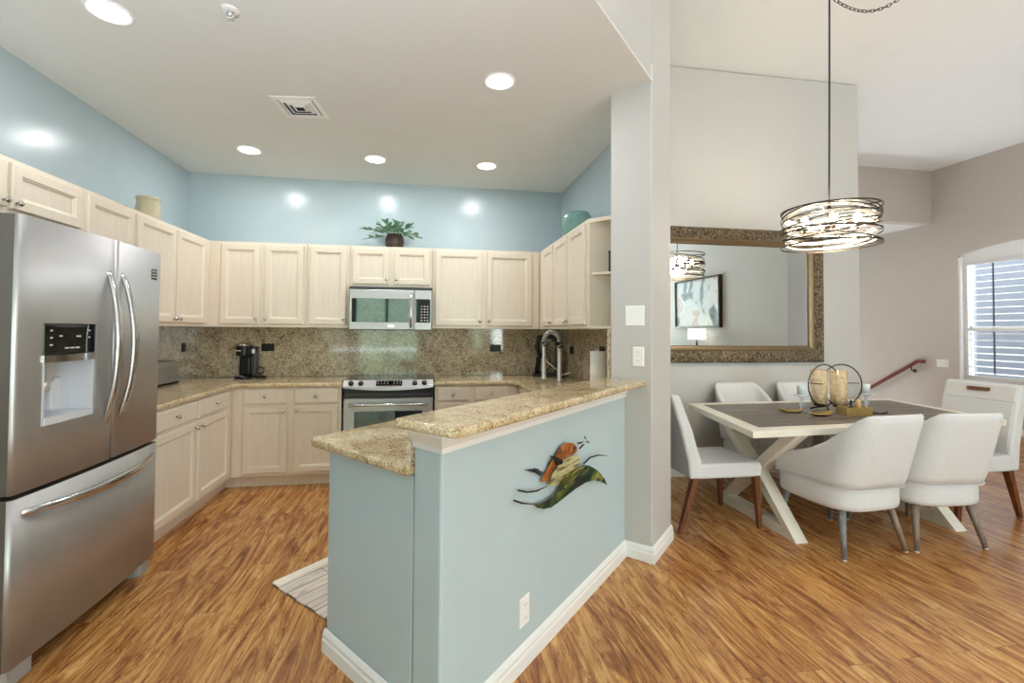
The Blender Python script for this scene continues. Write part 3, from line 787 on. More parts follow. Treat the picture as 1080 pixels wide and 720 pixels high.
def host_chair():
    t = thing('dining_chair', 'large cream side chair with a wooden grip in its top edge', 'chair', (4.17, 3.03, 0))
    hw = 0.255
    q = MB(); q.box(-0.30, 0.18, -hw+0.003, hw-0.003, 0.356, 0.48); q.build('seat', M['fabric'], t, bevel=0.022, seg=3)
    def sec(z, x0, x1, h): return [(x0, -h, z), (x1, -h, z), (x1, h, z), (x0, h, z)]
    q = MB()
    q.loft([sec(0.36, 0.14, 0.245, hw), sec(0.55, 0.165, 0.26, hw), sec(0.80, 0.215, 0.305, hw+0.002), sec(1.0, 0.27, 0.345, hw+0.004)])
    b = q.build('backrest', M['fabric'], t, bevel=0.022, seg=3)
    q = MB()
    for z0, z1, xa, xb in ((0.53, 0.86, 0.157, 0.222), (0.868, 0.985, 0.226, 0.258)):
        q.loft([[(xa+0.001, -hw+0.02, z0), (xa+0.02, -hw+0.02, z0), (xa+0.02, hw-0.02, z0), (xa+0.001, hw-0.02, z0)], [(xb+0.001, -hw+0.02, z1), (xb+0.02, -hw+0.02, z1), (xb+0.02, hw-0.02, z1), (xb+0.001, hw-0.02, z1)]])
    q.build('front_panel', M['fabric'], t, bevel=0.006)
    q = MB(); q.loft([[(0.229, -0.075, 0.935), (0.250, -0.075, 0.935), (0.250, 0.075, 0.935), (0.229, 0.075, 0.935)], [(0.238, -0.075, 0.962), (0.26, -0.075, 0.962), (0.26, 0.075, 0.962), (0.238, 0.075, 0.962)]]); q.build('grip', M['walnut'], t, bevel=0.003)
    for sx, sy in ((-1, -1), (-1, 1), (1, -1), (1, 1)):
        if sx < 0: a, bb = (-0.262, sy*0.215), (-0.285, sy*0.222)
        else: a, bb = (0.185, sy*0.215), (0.285, sy*0.222)
        q = MB(); q.loft([[(bb[0]+i*0.014, bb[1]+j*0.014, 0) for i, j in ((-1, -1), (1, -1), (1, 1), (-1, 1))], [(a[0]+i*0.024, a[1]+j*0.024, 0.37) for i, j in ((-1, -1), (1, -1), (1, 1), (-1, 1))]]); q.build('leg', M['walnut'], t, bevel=0.002)
host_chair()

# ------------------------------------------------------------------ dining table
t = thing('dining_table', 'dining table with grey plank top, cream border and crossed white legs', 'table', (3.23, 3.18, 0))
NL, NR, FR, FL = (2.05, 2.60), (4.20, 2.71), (4.40, 3.745), (2.28, 3.70)
Tz = 0.76
q = MB(); q.prism([NL, NR, FR, FL], Tz-0.045, Tz); q.build('tabletop', M['tablewhite'], t, world=True, bevel=0.004)
def lerp(a, b, s): return (a[0]+(b[0]-a[0])*s, a[1]+(b[1]-a[1])*s)
def bil(u, v): return lerp(lerp(NL, NR, u), lerp(FL, FR, u), v)
q = MB()
nb = 7
for i in range(nb):
    v0 = 0.095+0.81*i/nb; v1 = 0.095+0.81*(i+1)/nb-0.004
    q.prism([bil(0.05, v0), bil(0.95, v0), bil(0.95, v1), bil(0.05, v1)], Tz-0.01, Tz+0.003)
q.build('plank_inlay', M['greyplank'], t, world=True, bevel=0.001)
def xleg(xc):
    q = MB(); w_ = 0.045
    def bar(y0, z0, y1, z1, th, xo=0.0, hw=w_):
        d = Vector((0, y1-y0, z1-z0)).normalized(); nn = Vector((0, -d.z, d.y))
        a, b = Vector((xc+xo, y0, z0)), Vector((xc+xo, y1, z1))
        q.loft([[a+nn*th+Vector((-hw, 0, 0)), a+nn*th+Vector((hw, 0, 0)), a-nn*th+Vector((hw, 0, 0)), a-nn*th+Vector((-hw, 0, 0))],
                [b+nn*th+Vector((-hw, 0, 0)), b+nn*th+Vector((hw, 0, 0)), b-nn*th+Vector((hw, 0, 0)), b-nn*th+Vector((-hw, 0, 0))]])
    y0, y1, ym = 2.71, 3.45, 3.08
    # one outline for the crossed leg: lower triangle and upper V
    def poly(pts):
        a = [q.bm.verts.new((xc-w_, p[0], p[1])) for p in pts]; b = [q.bm.verts.new((xc+w_, p[0], p[1])) for p in pts]
        n = len(pts)
        q.bm.faces.new(a); q.bm.faces.new(b[::-1])
        for i in range(n): q.bm.faces.new((a[i], b[i], b[(i+1) % n], a[(i+1) % n]))
    zt = Tz-0.046; zc = 0.38; k = 0.05
    # lower triangle frame, as four quads sharing outlines
    O = [(y0-0.04, 0.0), (y1+0.04, 0.0), (ym, zc+k)]
    I = [(y0+0.085, 0.068), (y1-0.085, 0.068), (ym, zc-0.06)]
    for i in range(3):
        j = (i+1) % 3
        poly([O[i], O[j], I[j], I[i]])
    return q
def vleg(xc):
    q = MB(); w_ = 0.045
    def poly(pts):
        a = [q.bm.verts.new((xc-w_, p[0], p[1])) for p in pts]; b = [q.bm.verts.new((xc+w_, p[0], p[1])) for p in pts]
        n = len(pts)
        q.bm.faces.new(a); q.bm.faces.new(b[::-1])
        for i in range(n): q.bm.faces.new((a[i], b[i], b[(i+1) % n], a[(i+1) % n]))
    ym, zt = 3.08, Tz-0.046
    poly([(ym-0.33, zt), (ym-0.43, zt), (ym-0.045, 0.36), (ym, 0.405)])
    poly([(ym+0.33, zt), (ym, 0.405), (ym+0.045, 0.36), (ym+0.43, zt)])
    poly([(ym, 0.405), (ym-0.045, 0.36), (ym, 0.33), (ym+0.045, 0.36)])
    q.box(xc-w_, xc+w_, ym-0.43, ym+0.43, zt-0.0006, zt)
    return q
for xc in (2.46, 3.73):
    l = xleg(xc).build('leg', M['tablewhite'], t, world=True)
    vleg(xc).build('leg_brace', M['tablewhite'], l, world=True)
q = MB(); q.box(2.506, 3.684, 3.05, 3.11, 0.35, 0.41); q.build('stretcher', M['tablewhite'], t, world=True)
q = MB(); q.box(2.42, 3.95, 3.00, 3.10, Tz-0.095, Tz-0.046); q.box(2.42, 3.95, 3.25, 3.35, Tz-0.095, Tz-0.046); q.build('apron', M['tablewhite'], t, world=True)

# ------------------------------------------------------------------ table decor
TT = Tz+0.003
M['bronze'] = plain('dark_bronze_metal', (74, 66, 58), 0.35, metal=0.9, var=0.05)
M['amber'] = plain('amber_mercury_glass', (226, 204, 164), 0.08, var=0.25, vscale=40)
M['amber'].node_tree.nodes['Principled BSDF'].inputs['Alpha'].default_value = 0.42
M['candle'] = plain('pale_grey_wax', (214, 222, 222), 0.6)
M['goldwood'] = plain('gold_painted_wood', (176, 150, 88), 0.45, metal=0.3, var=0.12, vscale=20)
M['clear'] = plain('clear_cut_glass', (225, 232, 232), 0.03, var=0.02)
M['clear'].node_tree.nodes['Principled BSDF'].inputs['Alpha'].default_value = 0.38
M['gold'] = plain('hammered_gold', (200, 172, 110), 0.3, metal=0.9, var=0.15, vscale=30)
M['wax'] = plain('ivory_wax', (240, 228, 196), 0.5)
t = thing('candle_holder', 'dark metal candle holder of two crossing rings with amber glass cylinders', 'candle holder', (3.235, 3.2, TT))
def circ(c, r, tilt, n=40):
    return [(c[0]+r*math.cos(2*PI*i/n)*math.cos(tilt), c[1]+r*math.cos(2*PI*i/n)*math.sin(tilt), c[2]+r*math.sin(2*PI*i/n)) for i in range(n)]
for cx_, tl in ((-0.075, 0.12), (0.085, -0.15)):
    q = MB(); q.tube(circ((cx_, 0, 0.205), 0.165, tl), 0.005, 6, True); q.build('ring', M['bronze'], t)
q = MB(); q.tube([(-0.225, 0, 0.225), (-0.10, -0.01, 0.215)], 0.004, 6); q.tube([(0.14, 0.0, 0.22), (0.25, 0, 0.215)], 0.004, 6); q.build('cross_bar', M['bronze'], t)
for sx in (-1, 1):
    q = MB(); q.tube([(sx*0.06, -0.01, 0.035), (sx*0.10, -0.06, 0.02), (sx*0.125, -0.085, 0.006)], 0.006, 6); q.tube([(sx*0.06, 0.01, 0.035), (sx*0.10, 0.06, 0.02), (sx*0.125, 0.085, 0.006)], 0.006, 6); q.build('foot', M['bronze'], t)
for cx_, cy_ in ((-0.075, 0.05), (0.035, -0.02)):
    q = MB(); q.lathe([(0.03, 0.048), (0.052, 0.053), (0.06, 0.09), (0.06, 0.325), (0.0565, 0.325), (0.0565, 0.09), (0.05, 0.058), (0.002, 0.056)], (cx_, cy_, 0), 28); g = q.build('glass_cylinder', M['amber'], t)
    q = MB(); q.lathe([(0.035, 0.060), (0.035, 0.155), (0.002, 0.16)], (cx_, cy_, 0), 18); q.build('candle', M['wax'], g)
    q = MB(); q.cyl((cx_, cy_, 0.034), (cx_, cy_, 0.048), 0.04); q.build('holder_cup', M['bronze'], t)
def candlestick(label, loc):
    t = thing('glass_candlestick', label, 'candlestick', loc)
    q = MB(); q.lathe([(0.045, 0), (0.045, 0.006), (0.014, 0.02), (0.010, 0.035), (0.024, 0.055), (0.010, 0.085), (0.009, 0.105), (0.02, 0.115), (0.052, 0.125), (0.054, 0.132), (0.002, 0.134)], (0, 0, 0), 10); q.build('stem', M['clear'], t)
    q = MB(); q.lathe([(0.031, 0.1345), (0.031, 0.205), (0.027, 0.21), (0.002, 0.207)], (0, 0, 0), 20); q.build('candle', M['candle'], t)
    return t
c1 = candlestick('small glass candlestick with a pale candle on the mirror side of the gold leaf dish', (2.945, 3.19, TT))
dup(c1, (3.545, 3.20, TT), 0, 'small glass candlestick with a pale candle behind the gold box')
t = thing('gold_box', 'small open gold wooden box of candles in front of the ring candle holder', 'box', (3.245, 3.02, TT), math.radians(-8))
q = MB()
q.box(-0.10, 0.10, -0.05, 0.05, 0, 0.008); q.box(-0.10, 0.10, -0.05, -0.042, 0.008, 0.06); q.box(-0.10, 0.10, 0.042, 0.05, 0.008, 0.06); q.box(-0.10, -0.092, -0.042, 0.042, 0.008, 0.06); q.box(0.092, 0.10, -0.042, 0.042, 0.008, 0.06)
q.build('body', M['goldwood'], t, bevel=0.001)
t2 = thing('bottle_set', 'dark little bottle standing in the gold box', 'bottle', (3.215, 3.02, TT+0.0085))
q = MB(); q.lathe([(0.015, 0), (0.016, 0.045), (0.007, 0.06), (0.007, 0.10), (0.009, 0.102), (0.002, 0.104)], (0, 0, 0), 14); q.build('body', M['black'], t2)
t2.name = 'small_bottle'
t2 = thing('pillar_candle', 'small tan candle standing in the gold box', 'candle', (3.28, 3.02, TT+0.0085))
q = MB(); q.lathe([(0.017, 0), (0.017, 0.09), (0.012, 0.095), (0.006, 0.11), (0.001, 0.112)], (0, 0, 0), 14); q.build('body', plain('tan_wax', (206, 174, 116), 0.5), t2)
def leafdish(label, loc, rz, L, Wd):
    q = MB(); n = 16; rows = []
    for i in range(n+1):
        s = i/n; x = -L+2*L*s; hw = max(0.004, Wd*math.sin(PI*min(1, s*0.96+0.02))**0.7*(1+0.18*math.cos(s*22)))
        zz = 0.006+0.016*abs(2*s-1)**2
        rows.append([(x, -hw, zz+0.012), (x, -hw*0.5, zz+0.002), (x, 0, zz), (x, hw*0.5, zz+0.002), (x, hw, zz+0.012), (x, hw*0.5, zz-0.004), (x, 0, zz-0.006), (x, -hw*0.5, zz-0.004)])
    q.loft(rows, smooth=True); o = q.build('leaf_dish', M['gold'])
    o.location = loc; o.rotation_euler = (0, 0, rz)
    return tag(o, label, 'dish')
leafdish('gold leaf-shaped dish under the left glass candlestick', (2.955, 3.02, TT+0.0005), 0.15, 0.12, 0.05)
leafdish('smaller gold leaf dish near the middle of the table, toward the mirror', (2.83, 3.17, TT+0.0005), -0.5, 0.085, 0.04)
t = thing('keys', 'little dark set of keys on the table beside the gold box', 'keys', (3.49, 3.02, TT))
q = MB(); q.tube([(0.018*math.cos(2*PI*i/20), 0.018*math.sin(2*PI*i/20), 0.004) for i in range(20)], 0.002, 5, True); q.build('key_ring', M['bronze'], t)
for a in (0.2, 2.9):
    q = MB(); q.tube([(0.018*math.cos(a), 0.018*math.sin(a), 0.006), (0.06*math.cos(a), 0.06*math.sin(a), 0.006)], 0.006, 6); q.sphere((0.06*math.cos(a), 0.06*math.sin(a), 0.0085), 0.008); q.build('key', M['bronze'], t)

# ------------------------------------------------------------------ pendant light
PX, PY = 3.02, 3.0
t = thing('pendant_light', 'drum pendant light of tangled dark metal bands and glowing crystals above the dining table', 'pendant light', (PX, PY, 2.02))
M['crystal'] = plain('champagne_crystal_strip', (252, 244, 228), 0.12, var=0.03)
M['bulb'] = emit('warm_bulb_glow', (255, 236, 206), 45)
H0, H1, PR = 0.03, 0.30, 0.315
def ringpts(z, r, tx, ty, n=44, ph=0):
    return [(r*math.cos(2*PI*i/n), r*math.sin(2*PI*i/n), z+tx*math.cos(2*PI*i/n)+ty*math.sin(2*PI*i/n)) for i in range(n)]
rg = random.Random(3)
def band(pts, hw, th, mat, name):
    q = MB(); n = len(pts); rows = []
    for p in pts:
        r = math.hypot(p[0], p[1]); ux, uy = p[0]/r, p[1]/r
        rows.append([(p[0]+ux*th, p[1]+uy*th, p[2]-hw), (p[0]+ux*th, p[1]+uy*th, p[2]+hw), (p[0]-ux*th, p[1]-uy*th, p[2]+hw), (p[0]-ux*th, p[1]-uy*th, p[2]-hw)])
    R_ = [[q.bm.verts.new(v) for v in r_] for r_ in rows]
    for i in range(n):
        A, B = R_[i], R_[(i+1) % n]
        for k in range(4): q.bm.faces.new((A[k], A[(k+1) % 4], B[(k+1) % 4], B[k]))
    return q.build(name, mat, t)
band(ringpts(H0, PR, 0, 0), 0.005, 0.003, M['bronze'], 'metal_band'); band(ringpts(H1, PR, 0, 0), 0.005, 0.003, M['bronze'], 'metal_band')
for k in range(10):
    z = H0+0.03+(H1-H0-0.06)*(k+0.5)/10
    a = rg.uniform(0, 2*PI); am = rg.uniform(0.02, 0.075)
    am = min(am, z-H0, H1-z)
    band(ringpts(z, PR-0.002-0.006*(k % 2), am*math.cos(a), am*math.sin(a)), 0.0042, 0.002, M['bronze'], 'metal_band')
for k in range(16):
    z = H0+0.02+(H1-H0-0.04)*(k+0.5)/16
    a = rg.uniform(0, 2*PI); am = min(rg.uniform(0.01, 0.03), z-H0, H1-z)
    band(ringpts(z, PR-0.03-0.012*(k % 3), am*math.cos(a), am*math.sin(a)), 0.0035, 0.0025, M['crystal'], 'crystal_band')
q = MB()
for a in (0, PI/2, PI, 1.5*PI): q.tube([(0, 0, H1-0.005), (PR*math.cos(a+0.5), PR*math.sin(a+0.5), H1)], 0.005, 6)
q.cyl((0, 0, H1-0.12), (0, 0, H1+0.03), 0.014); q.cyl((0, 0, H1-0.14), (0, 0, H1-0.115), 0.03); q.build('spider', M['bronze'], t)
for k in range(5):
    a = 2*PI*k/5+0.3; bx, by = 0.17*math.cos(a), 0.17*math.sin(a)
    q = MB(); q.tube([(0.02*math.cos(a), 0.02*math.sin(a), H1-0.13), (bx*0.6, by*0.6, H1-0.20), (bx, by, H1-0.17)], 0.005, 6); q.cyl((bx, by, H1-0.175), (bx, by, H1-0.125), 0.012); arm = q.build('lamp_arm', M['bronze'], t)
    q = MB(); q.sphere((bx, by, H1-0.085), 0.027, 12, (1, 1, 1.4)); q.build('bulb', M['bulb'], arm)
q = MB(); q.tube([(0, 0, H1+0.03), (0.004, 0, 0.6), (0.012, 0, 1.2), (0.02, 0, 1.96)], 0.006, 8); q.build('cord', M['black'], t)
q = MB()
ch = []
for i in range(22):
    u_ = i/21
    ch.append((0.03+0.50*u_, -0.22*u_, 1.962-0.66*u_*(1-u_)))
for i, (p, p2) in enumerate(zip(ch, ch[1:])):
    d = Vector(p2)-Vector(p); L = d.length*0.68; d.normalize(); c = (Vector(p)+Vector(p2))/2
    side = Vector((0, 1, 0)) if i % 2 else d.cross(Vector((0, 1, 0))).normalized()
    q.tube([c + d*(L*math.cos(2*PI*k/12)) + side*(0.011*math.sin(2*PI*k/12)) for k in range(12)], 0.0028, 5, True)
q.build('chain', M['bronze'], t)
q = MB(); q.lathe([(0.06, 1.979), (0.058, 1.965), (0.02, 1.945), (0.002, 1.944)], (0.56, -0.24, 0), 20); q.build('canopy', M['bronze'], t)
q = MB(); q.tube([(0.02, 0, 1.979), (0.02, 0, 1.955), (0.03, 0, 1.948), (0.038, 0, 1.957)], 0.004, 6); q.build('ceiling_hook', M['bronze'], t)
pl_ = bpy.data.lights.new('pendant_glow', 'POINT'); pl_.energy = 35; pl_.color = (1, 0.86, 0.68); pl_.shadow_soft_size = 0.12
po = bpy.data.objects.new('pendant_glow', pl_); col.objects.link(po); po.parent = t; po.location = (0, 0, 0.17)

# ------------------------------------------------------------------ mirror
def frame_mat():
    mt, nt, b = newmat('carved_antique_gold')
    v = coords(nt, (1, 1, 1))
    n1 = N(nt, 'ShaderNodeTexNoise', Scale=27.0, Detail=3.5, Distortion=2.5); nt.links.new(v, n1.inputs['Vector'])
    r = ramp(nt, [(0.36, lin((44, 35, 27))), (0.5, lin((106, 90, 68))), (0.68, lin((164, 148, 116)))])
    nt.links.new(n1.outputs['Fac'], r.inputs['Fac']); nt.links.new(r.outputs['Color'], b.inputs['Base Color'])
    b.inputs['Roughness'].default_value = 0.42; b.inputs['Metallic'].default_value = 0.35
    bp = N(nt, 'ShaderNodeBump', Strength=1.0, Distance=0.02)
    nt.links.new(n1.outputs['Fac'], bp.inputs['Height']); nt.links.new(bp.outputs['Normal'], b.inputs['Normal'])
    return mt
M['carved'] = frame_mat()
M['goldtrim'] = plain('antique_gold_trim', (122, 104, 78), 0.35, metal=0.5, var=0.08, vscale=30)
M['mirror'] = plain('mirror_silver', (226, 232, 230), 0.0, metal=1.0, var=0.0)
t = thing('wall_mirror', 'large rectangular mirror in a carved antique gold frame on the dining wall', 'mirror', (2.95, YM, 1.09))
mx0, mx1, mz0, mz1 = 1.90, 3.99, 1.09, 2.41
def picframe(x0, x1, z0, z1, prof):
    q = MB(); loops = []
    for ins, y in prof:
        loops.append([(x0+ins, YM-y, z0+ins), (x1-ins, YM-y, z0+ins), (x1-ins, YM-y, z1-ins), (x0+ins, YM-y, z1-ins)])
    rows = [[q.bm.verts.new(p) for p in lp] for lp in loops]
    for A, B in zip(rows, rows[1:]):
        for i in range(4): q.bm.faces.new((A[i], A[(i+1) % 4], B[(i+1) % 4], B[i]))
    return q
picframe(mx0, mx1, mz0, mz1, [(0, 0.001), (0, 0.03), (0.012, 0.045), (0.05, 0.055), (0.09, 0.045), (0.112, 0.035), (0.112, 0.001)]).build('frame', M['carved'], t, world=True)
picframe(mx0+0.112, mx1-0.112, mz0+0.112, mz1-0.112, [(0.0005, 0.001), (0.0005, 0.036), (0.015, 0.04), (0.03, 0.03), (0.048, 0.024), (0.055, 0.012), (0.055, 0.001)]).build('frame_lip', M['goldtrim'], t, world=True)
q = MB(); q.box(mx0+0.16, mx1-0.16, YM-0.008, YM-0.002, mz0+0.16, mz1-0.16); q.build('glass', M['mirror'], t, world=True)

# ------------------------------------------------------------------ window shutters, casing
q = MB(); a, b, z0, z1 = WY0, WY1, WZ0, 2.45
q.box(8.0, 8.12, b-0.03, b, z0, z1+0.1); q.box(8.0, 8.12, a, a+0.03, z0, z1+0.1); q.box(7.985, 8.12, a, b, z0, z0+0.03)
struct(q.build('window_1', M['trim']))
q = MB()
for (ya, za), (yb, zb_) in zip(arch, arch[1:]):
    q.bm.faces.new([q.bm.verts.new(v) for v in ((8.05, ya, 2.47), (8.05, yb, 2.47), (8.05, yb, zb_), (8.05, ya, za))])
    q.bm.faces.new([q.bm.verts.new(v) for v in ((8.08, ya, 2.47), (8.08, ya, za), (8.08, yb, zb_), (8.08, yb, 2.47))])
struct(q.build('trim_window_arch', M['trim']))
M['louver'] = plain('white_louver_paint', (226, 226, 222), 0.45)
t = thing('plantation_shutter', 'white plantation shutter with open louvers in the arched window', 'shutter', (8.06, 4.9, z0))
Zs0, Zs1 = z0+0.031, 2.468
for ya, yb in ((WY0+0.031, 4.905), (4.915, WY1-0.031)):
    q = MB(); st = 0.055
    q.box(8.04, 8.075, ya, ya+st, Zs0, Zs1); q.box(8.04, 8.075, yb-st, yb, Zs0, Zs1)
    q.box(8.04, 8.075, ya+st, yb-st, Zs0, Zs0+0.06); q.box(8.04, 8.075, ya+st, yb-st, Zs1-0.05, Zs1); q.box(8.04, 8.075, ya+st, yb-st, 1.43, 1.475)
    p = q.build('panel', M['louver'], t, world=True)
    q = MB()
    zz = Zs0+0.10
    while zz < Zs1-0.06:
        if not (1.40 < zz < 1.50):
            dx, dz = 0.034, 0.006
            q.loft([[(8.058-dx, y_, zz-dz-0.002), (8.058, y_, zz-0.006), (8.058+dx, y_, zz+dz-0.002), (8.058+dx, y_, zz+dz+0.002), (8.058, y_, zz+0.006), (8.058-dx, y_, zz-dz+0.002)] for y_ in (ya+st, yb-st)])
        zz += 0.096
    q.build('louvers', M['louver'], p, world=True)
    q = MB(); q.box(8.012, 8.024, (ya+yb)/2-0.007, (ya+yb)/2+0.007, Zs0+0.1, 1.42); q.box(8.012, 8.024, (ya+yb)/2-0.007, (ya+yb)/2+0.007, 1.5, Zs1-0.06); q.build('tilt_rod', M['darkgrey'], p, world=True)
q = MB()
for ya in (WY0+0.03, 4.9, WY1-0.07): q.box(8.13, 8.16, ya, ya+0.04, WZ0, 2.6)
q.box(8.13, 8.16, WY0, WY1, 1.44, 1.50); q.box(8.13, 8.16, WY0, WY1, WZ0, WZ0+0.05)
struct(q.build('window_sash', M['trim']))

# handrail
t = thing('handrail', 'reddish wooden handrail sloping down the stair wall', 'handrail', (7.93, 6.23, 0.93))
def rail_sec(p):
    return [(p[0]-0.028, p[1], p[2]-0.02), (p[0]+0.028, p[1], p[2]-0.02), (p[0]+0.03, p[1], p[2]+0.02), (p[0]+0.015, p[1], p[2]+0.035), (p[0]-0.015, p[1], p[2]+0.035), (p[0]-0.03, p[1], p[2]+0.02)]
q = MB(); q.loft([rail_sec((7.93, 6.16, 0.93)), rail_sec((7.93, 6.27, 0.925)), rail_sec((7.93, 7.3, 0.245)), rail_sec((7.93, 8.2, -0.35))], smooth=False); q.build('rail', M['railwood'], t, world=True, bevel=0.004)
for yy, zz in ((6.36, 0.845), (7.6, 0.03)):
    q = MB(); q.tube([(7.999, yy, zz-0.075), (7.95, yy, zz-0.075), (7.93, yy, zz-0.055), (7.93, yy, zz)], 0.008, 8); q.cyl((7.999, yy, zz-0.075), (7.99, yy, zz-0.075), 0.03); q.build('bracket', M['bronze'], t, world=True)

# ------------------------------------------------------------------ wall plates
def plate(label, center, nrm_ang, w_, h_, mat, kind, group=None, cat='outlet', gang=1):
    t = thing('outlet_plate' if cat == 'outlet' else 'switch_plate', label, cat, center, nrm_ang, group)
    q = MB(); q.rects(-w_/2, w_/2, -h_/2, h_/2, [(0, 0), (0, -0.003), (0.004, -0.006)]); q.build('cover', M[mat], t)
    if kind == 'outlet':
        for s in (-1, 1):
            q = MB()
            if w_ > h_: q.box(s*0.027-0.016, s*0.027+0.016, -0.0085, -0.0062, -0.017, 0.017)
            else: q.box(-0.017, 0.017, -0.0085, -0.0062, s*0.027-0.016, s*0.027+0.016)
            r_ = q.build('receptacle', M[mat], t, bevel=0.003)
            q = MB()
            for dx in (-0.006, 0.006):
                if w_ > h_: q.box(s*0.027-0.004, s*0.027+0.004, -0.0091, -0.0086, dx-0.001, dx+0.001)
                else: q.box(dx-0.001, dx+0.001, -0.0091, -0.0086, s*0.027-0.002, s*0.027+0.006)
            q.build('slots', M['darkgrey'], r_)
    elif kind == 'rocker':
        for g in range(gang):
            cx_ = (g-(gang-1)/2)*0.046
            q = MB(); q.rects(cx_-0.017, cx_+0.017, -0.033, 0.033, [(0, -0.0061), (0, -0.008), (0.003, -0.010)]); q.build('rocker', M[mat], t)
    return t
OG = 'black outlets on the granite backsplash'
plate('black outlet plate on the left backsplash above the toaster', (XL+0.0195, 4.84-0.03, 1.207), PI/2, 0.07, 0.09, 'black', 'outlet', OG).location.y = 4.775
plate('black outlet plate right of the coffee maker', (-1.56, YB-0.0205, 1.205), 0, 0.12, 0.075, 'black', 'outlet', OG)
plate('black outlet plate on the back splash left of the tap', (0.735, YB-0.0205, 1.20), 0, 0.12, 0.075, 'black', 'outlet', OG)
plate('black outlet plate on the right wall between tap and paper towel', (XR-0.0195, 4.42, 1.195), -PI/2, 0.11, 0.075, 'black', 'outlet', OG)
plate('black outlet plate on the right wall above the paper towel', (XR-0.0195, 3.62, 1.225), -PI/2, 0.11, 0.075, 'black', 'outlet', OG)
d45 = math.radians(-45)
plate('white double blank switch plate high on the column', (1.279, 2.651, 1.485), d45, 0.118, 0.125, 'white', 'blank', cat='switch plate')
plate('white outlet on the column just above the bar top', (1.2945, 2.6355, 1.232), d45, 0.07, 0.118, 'white', 'outlet')
hp = diag(-1.459, 2.285)
plate('white outlet low on the blue half wall', (hp[0], hp[1], 0.225), PI/4, 0.072, 0.118, 'white', 'outlet')
plate('white three-gang switch plate on the window wall beside the stair', (7.9995, 5.95, 0.925), -PI/2, 0.165, 0.118, 'white', 'rocker', cat='switch plate', gang=3)

# ------------------------------------------------------------------ ceiling fixtures
M['canglow'] = emit('downlight_glow', (255, 250, 240), 9)
def downlight(label, x, y, z, power, group):
    t = thing('recessed_light', label, 'ceiling light', (x, y, z), 0, group)
    q = MB(); rows = []
    for r, h in ((0.10, 0.0), (0.10, -0.004), (0.092, -0.007), (0.082, -0.004), (0.082, 0.0)): rows.append(q.ring((0, 0, h), r, 32))
    q.loft(rows, False, False, smooth=True); q.build('trim_ring', M['white'], t)
    q = MB(); q.lathe([(0.0815, -0.0005), (0.0815, -0.0035), (0.05, -0.005), (0.002, -0.006)], (0, 0, 0), 28); q.build('lens', M['canglow'], t)
    d = bpy.data.lights.new('downlight', 'AREA'); d.shape = 'DISK'; d.size = 0.15; d.energy = power; d.color = (0.98, 0.985, 1.0)
    o = bpy.data.objects.new('downlight', d); col.objects.link(o); o.parent = t; o.location = (0, 0, -0.012)
    return t
KG = 'recessed lights in the kitchen ceiling'
for (x, y), lb in zip(((-1.54, 2.44), (-1.52, 4.15), (-0.47, 4.18), (0.54, 4.17), (0.43, 2.73)),
        ('round recessed ceiling light above the fridge', 'round recessed ceiling light nearest the left back corner', 'round recessed ceiling light above the range', 'round recessed ceiling light nearest the right back corner', 'round recessed ceiling light nearest the column, above the bar')):
    downlight(lb, x, y, HC-0.0005, CAN_POWER, KG)
# air vent
t = thing('ceiling_vent', 'white square air vent in the kitchen ceiling', 'air vent', (-0.875, 3.285, HC), math.radians(-6))
q = MB(); rows = []
for h in ((0.15, 0.0), (0.15, -0.006), (0.12, -0.010), (0.115, -0.004), (0.115, 0.0)):
    rows.append([(-h[0], -h[0], h[1]-0.0005), (h[0], -h[0], h[1]-0.0005), (h[0], h[0], h[1]-0.0005), (-h[0], h[0], h[1]-0.0005)])
q.loft(rows, False, False); q.build('frame', M['trim'], t)
q = MB(); q.box(-0.114, 0.114, -0.114, 0.114, -0.002, -0.0008); q.build('duct', M['darkgrey'], t)
for k, r in enumerate((0.095, 0.065, 0.035)):
    q = MB(); rows = [[(-a, -a, z), (a, -a, z), (a, a, z), (-a, a, z)] for a, z in ((r+0.012, -0.003), (r+0.014, -0.005), (r-0.006, -0.016), (r-0.008, -0.014))]
    q.loft(rows, False, False); q.build('louver', M['trim'], t)
t = thing('sprinkler_head', 'small white sprinkler head in the kitchen ceiling', 'sprinkler', (-0.95, 2.33, HC-0.0005))
q = MB(); q.lathe([(0.042, 0), (0.042, -0.004), (0.03, -0.008), (0.002, -0.008)], (0, 0, 0), 24); q.build('escutcheon', M['white'], t)
q = MB(); q.cyl((0, 0, -0.008), (0, 0, -0.03), 0.009); q.tube([(-0.014, 0, -0.012), (-0.016, 0, -0.03), (0, 0, -0.045), (0.016, 0, -0.03), (0.014, 0, -0.012)], 0.003, 6); q.build('nozzle', M['chrome'], t)
q = MB(); q.lathe([(0.018, -0.045), (0.018, -0.048), (0.002, -0.049)], (0, 0, 0), 16); q.build('deflector', M['chrome'], t)

# ------------------------------------------------------------------ counter items
# coffee maker
t = thing('coffee_maker', 'black pod coffee maker on the worktop in the left back corner', 'coffee maker', (-1.715, 4.67, 0.9145))
q = MB(); q.prism(superell(0.07, 0.10, 24, 0, 3, 0, 0.0), 0, 0.025); q.build('base', M['black'], t, bevel=0.004)
q = MB(); q.box(-0.05, 0.055, 0.0, 0.10, 0.0255, 0.22); q.build('column', M['black'], t, bevel=0.02, seg=3)
q = MB(); q.loft([superell(0.062, 0.095, 24, z, 2.6, 0, 0.005)[:] for z in (0.2205, 0.31)], smooth=False); hd = q.build('brew_head', M['black'], t, bevel=0.006)
q = MB(); q.loft([superell(0.06, 0.09, 24, 0.3105, 2.6, 0, 0.005), superell(0.058, 0.088, 24, 0.33, 2.6, 0, 0.005), superell(0.045, 0.07, 24, 0.34, 2.6, 0, 0.005)], smooth=True); q.build('lid', M['steelh'], hd)
